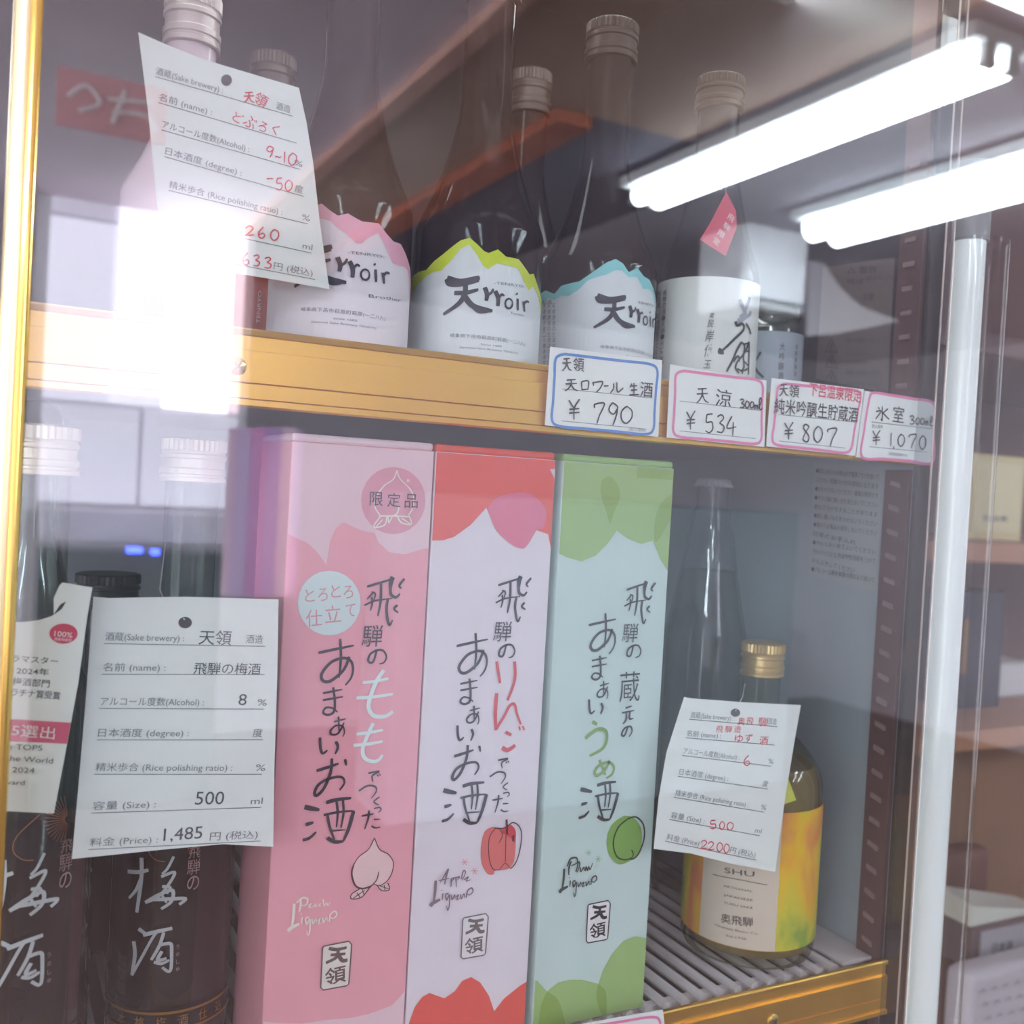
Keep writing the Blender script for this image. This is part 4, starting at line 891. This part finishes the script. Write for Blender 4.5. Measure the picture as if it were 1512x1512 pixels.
# black round stopper bottles behind
cx, cy = .055, .60
d = ray(52, 640); cx, cy = d.x/d.y*.60, .60
t = thing('round_stopper_bottle', 'dark bottle with a glossy black round stopper behind the leftmost plum wine bottle', 'bottle', (cx, cy, ZS))
zt = zat(55, 590, cx, cy)
bm = LT(cx, cy, [(.002, zt), (.009, zt-.002), (.0135, zt-.008), (.0145, zt-.015), (.013, zt-.022), (.010, zt-.026)][::-1], 32); obj('stopper', bm, mat('glossy_black', (34, 34, 40), .12, coat=1), t, smooth=True)
obj('bottle', LT(cx, cy, bprof(.030, ZS+.0003, zt-.13, zt-.06, zt-.026, .0125)), mat('dark_green_glass', (46, 58, 58), .1, coat=.8), t, smooth=True)
cx, cy = .0, .68; d = ray(158, 900); cx, cy = d.x/d.y*.70, .70
t = thing('short_dark_bottle', 'short dark bottle with a ribbed brown cap behind the hanging white tag', 'bottle', (cx, cy, ZS))
zt = zat(160, 846, cx, cy)
screwcap(cx, cy, .020, zt-.022, zt, mat('cap_brown_black', (62, 52, 62), .4), t)
obj('bottle', LT(cx, cy, bprof(.036, ZS+.0003, zt-.075, zt-.04, zt-.021, .017)), mat('smoky_glass', (72, 66, 78), .15, coat=.6), t, smooth=True)
# orange-brown carton and a purple cloth-wrapped bottle behind the plum wine
o = obj('orange_carton', BX(.045, .128, .76, .80, ZS+.0003, zat(150, 1000, .06, .70), bev=.001), mat('orange_brown_card', (176, 104, 70), .5, noise=.1, nscale=30)); tag(o, 'orange-brown carton behind the two plum wine bottles', 'carton')
o = obj('purple_wrapped_box', BX(-.09, .038, .60, .68, ZS+.0003, -.225, bev=.006), mat('purple_paper', (96, 72, 112), .6, noise=.4, nscale=50)); tag(o, 'purple patterned wrapped box behind the leftmost plum wine bottle', 'box')

# ------------------------------------------------------------------ neck card on leftmost bottle
ZN = (0, 860, 4.32)
pl_ = cardplane(atY(30, 862, .470), atY(136, 866, .462), atY(0, 1200, .466))
t = thing('award_neck_card', 'white neck card with red circle and pink band on the leftmost bottle', 'card', atY(80, 1196, .465))
A = Art(pl_); A.poly([(88, 60), (100, 110), (100, 250), (200, 250), (290, 232), (360, 200), (425, 130), (400, 60), (350, 10), (590, 30), (470, 800), (345, 1472), (-60, 1450), (-60, 400)] if False else
   [(20, 250), (150, 252), (250, 240), (330, 215), (395, 170), (425, 120), (385, 140), (345, 200), (345, 100), (380, 20), (400, 0), (590, 32), (560, 200), (500, 640), (430, 1020), (345, 1472), (40, 1456), (-60, 1440), (-60, 250)], ZN)
cd = A.build('card', PAPER, t, 0, .0006)
A = Art(pl_); A.poly([(-60, 862), (455, 892), (430, 1026), (-60, 1005)], ZN); A.build('pink_band', mat('band_crimson', (218, 84, 118), .5), cd, .0009)
A = Art(pl_); A.poly(arc(408, 325, 90, 64), ZN); A.build('red_disc', mat('disc_crimson', (216, 52, 92), .5), cd, .0009)
A = Art(pl_); A.text('100%', (350, 340), (465, 352), 9, zo=ZN, bold=.01); A.text('国産梅使用', (352, 365), (458, 376), 4, zo=ZN); A.text('5選出', (78, 968), (352, 992), 16, zo=ZN, bold=.006); A.build('white_words', mat('white_print', (245, 235, 236), .5), cd, .0013)
A = Art(pl_); A.text('ラマスター', (80, 500), (372, 520), 9, zo=ZN, bold=.01); A.text('2024年', (108, 578), (315, 590), 9, zo=ZN, bold=.01); A.text('梅酒部門', (84, 648), (318, 665), 10, zo=ZN, bold=.01); A.text('プラチナ賞受賞', (20, 712), (386, 742), 10, zo=ZN, bold=.01)
A.text('the TOP5', (-10, 1058), (272, 1070), 9, zo=ZN); A.text('the World', (40, 1132), (340, 1152), 9, zo=ZN); A.text('in 2024', (10, 1205), (222, 1214), 9, zo=ZN); A.text('award', (0, 1282), (160, 1290), 8, zo=ZN)
A.build('printed_words', mat('slate_ink', (74, 80, 88), .6), cd, .0009)

# ------------------------------------------------------------------ hanging description tags
LINE = mat('rule_grey', (110, 116, 122), .6)
TXT = mat('mincho_grey', (128, 132, 138), .6)
ROWS = [('酒蔵(Sake brewery) :', '酒造', .08, .50, .83, .92), ('名前 (name) :', '', .08, .41, .8, .9), ('アルコール度数(Alcohol) :', '%', .08, .62, .90, .95), ('日本酒度 (degree) :', '度', .08, .55, .88, .93),
        ('精米歩合 (Rice polishing ratio) :', '%', .08, .78, .90, .95), ('容量 (Size) :', 'ml', .08, .40, .88, .94), ('料金 (Price) :', '円 (税込)', .08, .42, .68, .92)]
def bil(c, u, v):
    (a, b, d, e) = c   # tl, tr, br, bl
    return ((a[0]*(1-u)+b[0]*u)*(1-v)+(e[0]*(1-u)+d[0]*u)*v, (a[1]*(1-u)+b[1]*u)*(1-v)+(e[1]*(1-u)+d[1]*u)*v)
def hang_tag(label, C4, Ys, rows_v, hole, edge, fh, ue=.935, bend=0):
    pl_ = cardplane(atY(*C4[0], Ys[0]), atY(*C4[1], Ys[1]), atY(*C4[3], Ys[3]))
    t = thing('description_tag', label, 'tag', pl_.pt(*pl_.uv(*C4[3])), 'white description tags hanging on bottles')
    A = Art(pl_); 
    if bend:
        us = [pl_.uv(*p)[0] for p in C4]; pl_.bend = bend; pl_.bc = (min(us)+max(us))/2; pl_.step = .005
    A.poly(edge); card = A.build('card', PAPER, t, 0, .0004)
    A = Art(pl_); A.poly(arc(*hole[0], *hole[1], n=20)); A.build('punched_hole', mat('hole_dark', (92, 84, 92), .7), card, .0006)
    L = Art(pl_); T = Art(pl_)
    for (s_, e_, a0, a1, b0, b1), v in zip(ROWS, rows_v):
        v0, v1 = v; vv = lambda u: v0+(v1-v0)*u
        P_ = lambda u, dv=0: bil(C4, .075+(u-.075)*(ue-.075)/.86, vv(u)-dv)
        L.st([[1.1, P_(.075), P_(.5), P_(.935)]], taper=0)
        T.text(s_, P_(a0, .014), P_(a1, .014), fh)
        if e_: T.text(e_, P_(b0, .014), P_(b1, .014), fh)
    L.build('ruled_line', LINE, card, .0006); T.build('printed_words', TXT, card, .0006)
    return t, pl_, card
# 1,485 yen tag
C = [(138, 881), (411, 885), (403, 1250), (107, 1268)]
rv = [(.177, .19), (.295, .303), (.425, .443), (.545, .567), (.676, .706), (.826, .838), (.966, .973)]
t, pl_, card = hang_tag('white printed tag priced 1,485 yen hanging in front of the plum wine bottle', C, [.474, .474, .474, .474], rv, ((273, 919), (10, 8.5)),
    [(138, 881), (160, 883), (275, 881), (411, 885), (409, 1000), (405, 1130), (403, 1250), (330, 1246), (240, 1254), (106, 1268), (114, 1180), (126, 1040)], 11)
Zt1 = (0, 800, 3.024)
A = Art(pl_); A.text('天領', (885, 452), (1030, 456), 19, zo=Zt1); A.text('飛騨の梅酒', (862, 585), (1160, 588), 15, zo=Zt1); A.text('8', (1062, 728), (1098, 728), 19, zo=Zt1)
A.text('500', (868, 1172), (996, 1170), 22, zo=Zt1); A.text('1,485', (728, 1334), (900, 1322), 21, zo=Zt1); A.build('filled_in_words', mat('dark_grey_print', (84, 88, 96), .6), card, .0006)
bm = bmesh.new(); tube(bm, [atY(273, 915, .473), atY(245, 895, .480), atY(236, 870, .50), Vector((.085, .540, zat(275, 800, .099, .551)))], .0004, 6); obj('string', bm, mat('string_grey', (170, 176, 180), .7), t)
# upper left tag, red handwriting
C = [(204, 48), (441, 130), (482, 427), (243, 385)]
rv = [(.18, .157), (.293, .291), (.413, .421), (.53, .555), (.68, .689), (.823, .833), (.955, .963)]
t, pl_, card = hang_tag('white tag with red handwriting, 633 yen, hanging slanted at upper left', C, [.474, .474, .474, .474], rv, ((334, 119), (8, 8.5)),
    [(204, 48), (245, 66), (300, 88), (360, 106), (441, 130), (452, 180), (462, 240), (472, 330), (486, 427), (400, 412), (300, 396), (252, 388), (242, 380), (232, 300), (218, 160)], 10)
Zq = (0, 0, 3.024)
A = Art(pl_); A.lib('ten', (1085, 410, 1135, 462), Zq, 2.2); A.box('領', (1165, 448), (56, 60), zo=Zq, rot=R(-14))
for ch, c, wh in (('ど', (1062, 528), (44, 46)), ('ぶ', (1115, 547), (54, 56)), ('ろ', (1172, 568), (36, 46)), ('く', (1228, 580), (28, 48))): A.box(ch, c, wh, zo=Zq, rot=R(-14))
for k, b_ in (('9', (1185, 655, 1225, 705)), ('~', (1225, 690, 1255, 715)), ('1', (1262, 680, 1275, 730)), ('0', (1285, 685, 1325, 740)), ('-', (1185, 790, 1222, 810)), ('5', (1228, 795, 1262, 850)), ('0', (1270, 805, 1305, 855)),
              ('2', (1090, 1010, 1135, 1055)), ('6', (1150, 1015, 1185, 1065)), ('0', (1205, 1025, 1245, 1075)), ('6', (1080, 1130, 1115, 1185)), ('3', (1125, 1140, 1160, 1190)), ('3', (1175, 1150, 1212, 1200))): A.lib(k, b_, Zq, 2)
A.build('handwriting', RED, card, .0007)
# right tag
C = [(1010, 1029), (1182, 1041), (1144, 1287), (965, 1253)]
rv = [(.141, .139), (.263, .25), (.377, .38), (.513, .519), (.65, .66), (.795, .804), (.936, .953)]
t, pl_, card = hang_tag('white tag with red handwriting, 2200 yen, hanging on the yellow-labelled bottle', C, [.478, .478, .478, .478], rv, ((1085, 1052), (7, 6)),
    [(1010, 1029), (1020, 1031), (1100, 1037), (1182, 1041), (1174, 1085), (1160, 1170), (1150, 1240), (1144, 1287), (1080, 1275), (1020, 1260), (965, 1253), (972, 1180), (984, 1110), (1000, 1060)], 8, ue=.83)
Zs = (950, 1000, 5.04)
A = Art(pl_)
for i, ch in enumerate('飛騨'): A.box('奥飛騨'[i+0] if i == 0 else '飛', (725+i*62, 325), (52, 56), zo=Zs)
A.box('騨', (885, 330), (70, 66), zo=Zs)
for i, ch in enumerate('飛騨造'): A.box(ch, (560+i*68, 385), (52, 50), zo=Zs)
A.box('ゆ', (705, 455), (62, 62), zo=Zs); A.box('ず', (778, 450), (56, 60), zo=Zs); A.box('酒', (890, 470), (64, 64), zo=Zs)
for k, b_ in (('6', (738, 580, 795, 655)), ('5', (485, 1060, 540, 1125)), ('0', (560, 1070, 600, 1130)), ('0', (615, 1075, 665, 1135)), ('2', (415, 1210, 475, 1275)), ('2', (470, 1220, 525, 1285)), ('0', (540, 1225, 585, 1295)), ('0', (592, 1235, 635, 1305))): A.lib(k, b_, Zs, 1.7)
A.build('handwriting', RED, card, .0007)
bm = bmesh.new(); tube(bm, [atY(1086, 1050, .477), atY(1096, 1030, .482), atY(1100, 1010, .51)], .0004, 6); obj('string', bm, MATS['string_grey'], t)

# ------------------------------------------------------------------ price cards on the rails
def price_card(label, corners, Y, border, bcol, tilt=.0, bpts=None):
    tl, tr, br, bl = corners
    pl_ = cardplane(atY(*tl, Y+tilt), atY(*tr, Y+tilt), atY(*bl, Y))
    t = thing('price_card', label, 'price card', atY(*bl, Y), 'handwritten price cards on the gold rails')
    A = Art(pl_); A.poly(corners); card = A.build('card', PAPER, t, 0, .0005)
    if bpts:
        A = Art(pl_); A.st([[4.2]+bpts+[bpts[0]]], border, taper=0); A.build('drawn_border', bcol, card, .0007)
    return t, pl_, card
BLU = mat('blue_marker', (80, 140, 214), .5); PNK = mat('pink_marker', (240, 130, 180), .5)
def rr(tl, tr, br, bl, k=.08):
    P = [tl, tr, br, bl]; out = []
    for i in range(4):
        a, b = P[i], P[(i+1) % 4]
        for f in (k, .33, .66, 1-k): out.append((a[0]+(b[0]-a[0])*f, a[1]+(b[1]-a[1])*f))
    return out
Yc = .4722
t, p_, cd = price_card('price card with blue drawn border reading 790 yen on the upper rail', [(812, 512), (977, 532), (971, 645), (804, 628)], Yc, Z3, BLU, bpts=rr((265, 648), (832, 715), (805, 1105), (240, 1052)))
A = Art(p_); A.lib('ten', (298, 672, 350, 750), Z3, 2.4); A.box('領', (390, 712), (62, 78), zo=Z3, bold=.015)
for k, b_ in (('ten', (312, 790, 385, 862)), ('ro', (400, 795, 452, 862)), ('wa', (462, 800, 528, 868)), ('bar', (530, 822, 558, 842)), ('ru', (565, 808, 640, 872)), ('sei', (668, 815, 728, 885))): A.lib(k, b_, Z3, 2.3)
A.box('酒', (768, 852), (70, 84), zo=Z3, bold=.01)
for k, b_ in (('yen', (328, 905, 402, 1020)), ('7', (472, 925, 540, 1040)), ('9', (550, 928, 618, 1050)), ('0', (622, 945, 692, 1040))): A.lib(k, b_, Z3, 2.6)
A.build('handwriting', INK, cd, .0009)
A = Art(p_); A.st([[.9, (300, 848), (800, 898)], [.9, (295, 1026), (770, 1072)]], Z3, taper=0); A.build('ruled_line', LINE, cd, .0006)
A = Art(p_); A.text('(税込価格)', (670, 1080), (765, 1087), 4, zo=Z3); A.build('printed_words', TXT, cd, .0006)
t, p_, cd = price_card('price card with pink drawn border reading 534 yen, right of the blue-bordered one', [(989, 538), (1131, 562), (1128, 660), (984, 646)], Yc, Z3, PNK, bpts=rr((935, 742), (1418, 802), (1408, 1158), (918, 1112)))
A = Art(p_); A.lib('ten', (1045, 838, 1115, 930), Z3, 2.3); A.box('涼', (1198, 900), (88, 96), zo=Z3)
for k, b_ in (('3', (1285, 905, 1315, 955)), ('0', (1318, 915, 1342, 955)), ('0', (1345, 918, 1368, 955)), ('m', (1368, 930, 1392, 962)), ('l', (1388, 900, 1415, 965)),
              ('yen', (985, 970, 1045, 1075)), ('5', (1092, 985, 1145, 1092)), ('3', (1155, 992, 1205, 1095)), ('4', (1210, 1000, 1272, 1108))): A.lib(k, b_, Z3, 2.4)
A.build('handwriting', INK, cd, .0009)
A = Art(p_); A.st([[.9, (955, 915), (1400, 968)], [.9, (955, 1082), (1380, 1125)]], Z3, taper=0); A.build('ruled_line', LINE, cd, .0006)
Z4 = (1050, 450, 3.78)
t, p_, cd = price_card('price card with pink drawn border reading 807 yen and a red line of writing', [(1139, 558), (1275, 575), (1262, 673), (1131, 659)], Yc-.0012, Z4, PNK, bpts=rr((372, 438), (835, 482), (772, 830), (335, 780)))
A = Art(p_); A.lib('ten', (375, 440, 425, 512), Z4, 2.3); A.box('領', (458, 482), (58, 72), zo=Z4, bold=.012)
A.text('純米吟醸生貯蔵酒', (345, 598), (812, 650), 20, bold=.012, zo=Z4)
for k, b_ in (('yen', (398, 655, 458, 752)), ('8', (500, 668, 552, 768)), ('0', (565, 678, 618, 768)), ('7', (640, 688, 702, 788))): A.lib(k, b_, Z4, 2.5)
A.build('handwriting', INK, cd, .0009)
A = Art(p_); A.text('下呂温泉限定', (540, 500), (830, 542), 17, bold=.015, zo=Z4); A.build('red_handwriting', RED, cd, .0010)
A = Art(p_); A.st([[.9, (372, 612), (800, 655)], [.9, (375, 760), (745, 800)]], Z4, taper=0); A.build('ruled_line', LINE, cd, .0006)
t, p_, cd = price_card('pink-bordered price card reading 1,070 yen at the right end of the rail', [(1276, 577), (1379, 594), (1376, 686), (1263, 675)], Yc, Z4, PNK, bpts=[(880, 520), (900, 492), (1000, 505), (1120, 525), (1238, 555), (1236, 700), (1232, 878), (1100, 872), (960, 860), (838, 848), (850, 700), (865, 600)])
A = Art(p_); A.lib('ice', (908, 565, 990, 648), Z4, 2.3); A.box('室', (1040, 612), (62, 90), zo=Z4)
for k, b_ in (('3', (1098, 620, 1130, 668)), ('0', (1135, 630, 1158, 668)), ('0', (1162, 632, 1184, 668)), ('m', (1186, 642, 1208, 674)), ('l', (1208, 625, 1235, 678)),
              ('yen', (890, 700, 942, 785)), ('1', (985, 715, 1010, 790)), (',', (1000, 750, 1025, 800)), ('0', (1035, 722, 1075, 790)), ('7', (1095, 722, 1145, 800)), ('0', (1155, 730, 1195, 808))): A.lib(k, b_, Z4, 2.2)
A.build('handwriting', INK, cd, .0009)
A = Art(p_); A.st([[.9, (892, 655), (1235, 692)], [.9, (880, 792), (1200, 822)]], Z4, taper=0); A.build('ruled_line', LINE, cd, .0006)
A = Art(p_); A.text('税込価格', (893, 686), (955, 690), 5, zo=Z4); A.text('(税抜価格¥973)', (985, 838), (1090, 848), 4, zo=Z4); A.build('printed_words', TXT, cd, .0006)
t, p_, cd = price_card('pink-bordered price card cut off by the bottom edge, below the mint carton', [(795, 1523), (978, 1490), (990, 1595), (805, 1635)], Yc, None, PNK, bpts=rr((812, 1524), (972, 1499), (980, 1585), (818, 1620)))

# ------------------------------------------------------------------ yuzu bottle and clear crown-capped bottle
cx, cy, r = .480, .533, .0448
t = thing('yuzu_bottle', 'round clear bottle with gold cap and wrap-around yellow and orange label', 'bottle', (cx, cy, ZS))
zc1, zc0 = zat(1130, 948, cx, cy), zat(1130, 997, cx, cy); zsh = zat(1120, 1165, cx, cy); zlab1 = Cyl(cx, cy, r).uv(1110, 1197)[1]; zlab0 = Cyl(cx, cy, r).uv(1110, 1403)[1]
zsh = zlab1+.006; zn = zc0-.030
YG_ = glassmat('yuzu_glass', (240, 242, 230), .05, edge=(150, 152, 130), edgepow=4)
obj('bottle', LT(cx, cy, bprof(r, ZS+.0003, zsh, zn, zc0+.001, .0128, soft=True), cap=False), YG_, t, smooth=True)
obj('yuzu_sake', LT(cx, cy, [(r*.78, ZS+.006), (r*.94, ZS+.009), (r*.96, ZS+.014), (r*.96, zsh-.004), (r*.93, zsh+.008), (r*.86, zsh+.018)]), mat('cloudy_amber', (140, 122, 88), .25, coat=.4), t, smooth=True)
screwcap(cx, cy, .0148, zc0, zc1, CAPG, t)
S = Cyl(cx, cy, r+.0005); A = Art(S); A.poly2([(-.075, zlab0), (.075, zlab0), (.075, zlab1), (-.075, zlab1)])
def yuzumat():
    m = bpy.data.materials.new('watercolour_yellow'); m.use_nodes = True; nt = m.node_tree; b = nt.nodes['Principled BSDF']; b.inputs['Roughness'].default_value = .5
    tc = nt.nodes.new('ShaderNodeTexCoord'); mp = nt.nodes.new('ShaderNodeMapping'); mp.inputs['Scale'].default_value = (1, 1, .55); n = nt.nodes.new('ShaderNodeTexNoise'); n.inputs['Scale'].default_value = 30; n.inputs['Detail'].default_value = 3; n.inputs['Distortion'].default_value = .6
    cr = nt.nodes.new('ShaderNodeValToRGB'); e = cr.color_ramp.elements
    e[0].position = .30; e[0].color = (*lin((150, 176, 70)), 1); e[1].position = .68; e[1].color = (*lin((232, 140, 84)), 1)
    for p_2, c_2 in ((.40, (216, 206, 66)), (.47, (240, 200, 50)), (.53, (246, 186, 52)), (.60, (236, 172, 74))):
        k = e.new(p_2); k.color = (*lin(c_2), 1)
    nt.links.new(tc.outputs['Object'], mp.inputs[0]); nt.links.new(mp.outputs[0], n.inputs['Vector']); nt.links.new(n.outputs['Fac'], cr.inputs[0]); nt.links.new(cr.outputs[0], b.inputs['Base Color']); return m
L_ = A.build('wrap_label', yuzumat(), t, .0001)
A = Art(S); a0 = A.P((1036, 1330))[0]; a1 = A.P((1148, 1330))[0]
A.poly2([(a0, zlab0+.0005), (a1, zlab0+.0005), (a1, zlab1-.0005), (a0, zlab1-.0005)]); A.build('cream_panel', mat('panel_cream', (222, 208, 190), .55), L_, .0005)
Zy = (950, 1200, 3.78)
A = Art(S); A.text('SHU', (455, 332), (620, 355), 9, zo=Zy, bold=.01); A.st([[1.2, (390, 342), (540, 372), (690, 400)]], Zy, taper=0)
for y0, s_ in ((410, 'ARTISANAL'), (460, 'JAPANESE'), (503, 'YUZU SAKE')): A.text(s_, (450, y0), (610, y0+32), 3.6, zo=Zy)
A.text('奥飛騨', (435, 605), (612, 630), 12, zo=Zy, bold=.02); A.text('Okuhida Shuzo Co.', (402, 628), (642, 678), 3.6, zo=Zy); A.text('Est.1720', (465, 688), (575, 708), 3.6, zo=Zy)
A.build('printed_words', mat('brown_ink', (96, 78, 70), .6), L_, .0008)
A = Art(S); A.text('YUZU', (1062, 1240), (1105, 1246), 9); A.build('printed_words', MATS['brown_ink'], L_, .0008)
# yellow-green paper flag at its shoulder
pl_ = cardplane(atY(1152, 1120, .484), atY(1176, 1130, .484), atY(1150, 1186, .484)); A = Art(pl_); A.poly([(1150, 1120), (1158, 1136), (1175, 1181), (1158, 1187), (1150, 1160)])
fl = A.build('neck_leaflet', mat('lime_paper', (208, 210, 96), .55, noise=.15, nscale=80), None, 0, .0005); tag(fl, 'small yellow-green paper leaflet on the neck of the yellow-labelled bottle', 'leaflet')
cx, cy = .503, .625
t = thing('clear_sake_bottle', 'tall clear bottle with silver crown cap standing behind the yellow-labelled bottle', 'bottle', (cx, cy, ZS))
zt = zat(1057, 707, cx, cy); P = [(.024, ZS+.0003), (.030, ZS+.003), (.0315, ZS+.01), (.0315, zat(1048, 935, cx, cy)), (.0275, zat(1050, 900, cx, cy)), (.0215, zat(1052, 840, cx, cy)), (.0180, zat(1054, 795, cx, cy)), (.0142, zat(1055, 762, cx, cy)), (.0142, zat(1055, 754, cx, cy)), (.0122, zat(1056, 750, cx, cy)), (.0118, zt-.004)]
obj('bottle', LT(cx, cy, P, cap=False), glassmat('aqua_glass', (244, 248, 250), .06, edge=(180, 190, 198), edgepow=4), t, smooth=True)
obj('sake', LT(cx, cy, [(.0285, ZS+.008), (.0295, ZS+.015), (.0292, zat(1048, 935, cx, cy)), (.0252, zat(1050, 900, cx, cy)), (.0200, zat(1052, 842, cx, cy))]), glassmat('clear_liquid', (240, 244, 246), .03, edge=(196, 208, 214), edgepow=2.5), t, smooth=True)
bm = bmesh.new(); n = 42; rr_ = []
for z_, rr0, am in ((zt, .0105, 0), (zt-.001, .0128, 0), (zt-.004, .0136, .02), (zt-.0062, .0142, .09)):
    rr_.append([bm.verts.new((cx+rr0*(1+(am if i % 2 else -am))*math.cos(2*math.pi*i/n), cy+rr0*(1+(am if i % 2 else -am))*math.sin(2*math.pi*i/n), z_)) for i in range(n)])
bm.faces.new(rr_[0])
for a_, b_ in zip(rr_, rr_[1:]):
    for i in range(n): bm.faces.new((a_[i], b_[i], b_[(i+1) % n], a_[(i+1) % n]))
obj('crown_cap', bm, mat('crown_silver', (214, 222, 228), .35, metal=.2), t)

for o in bpy.data.objects:      # fine print made of separate blocks, too small to pick apart
    if o.name in ('printed_text.001', 'printed_text.006', 'printed_text.008'): o['kind'] = 'stuff'
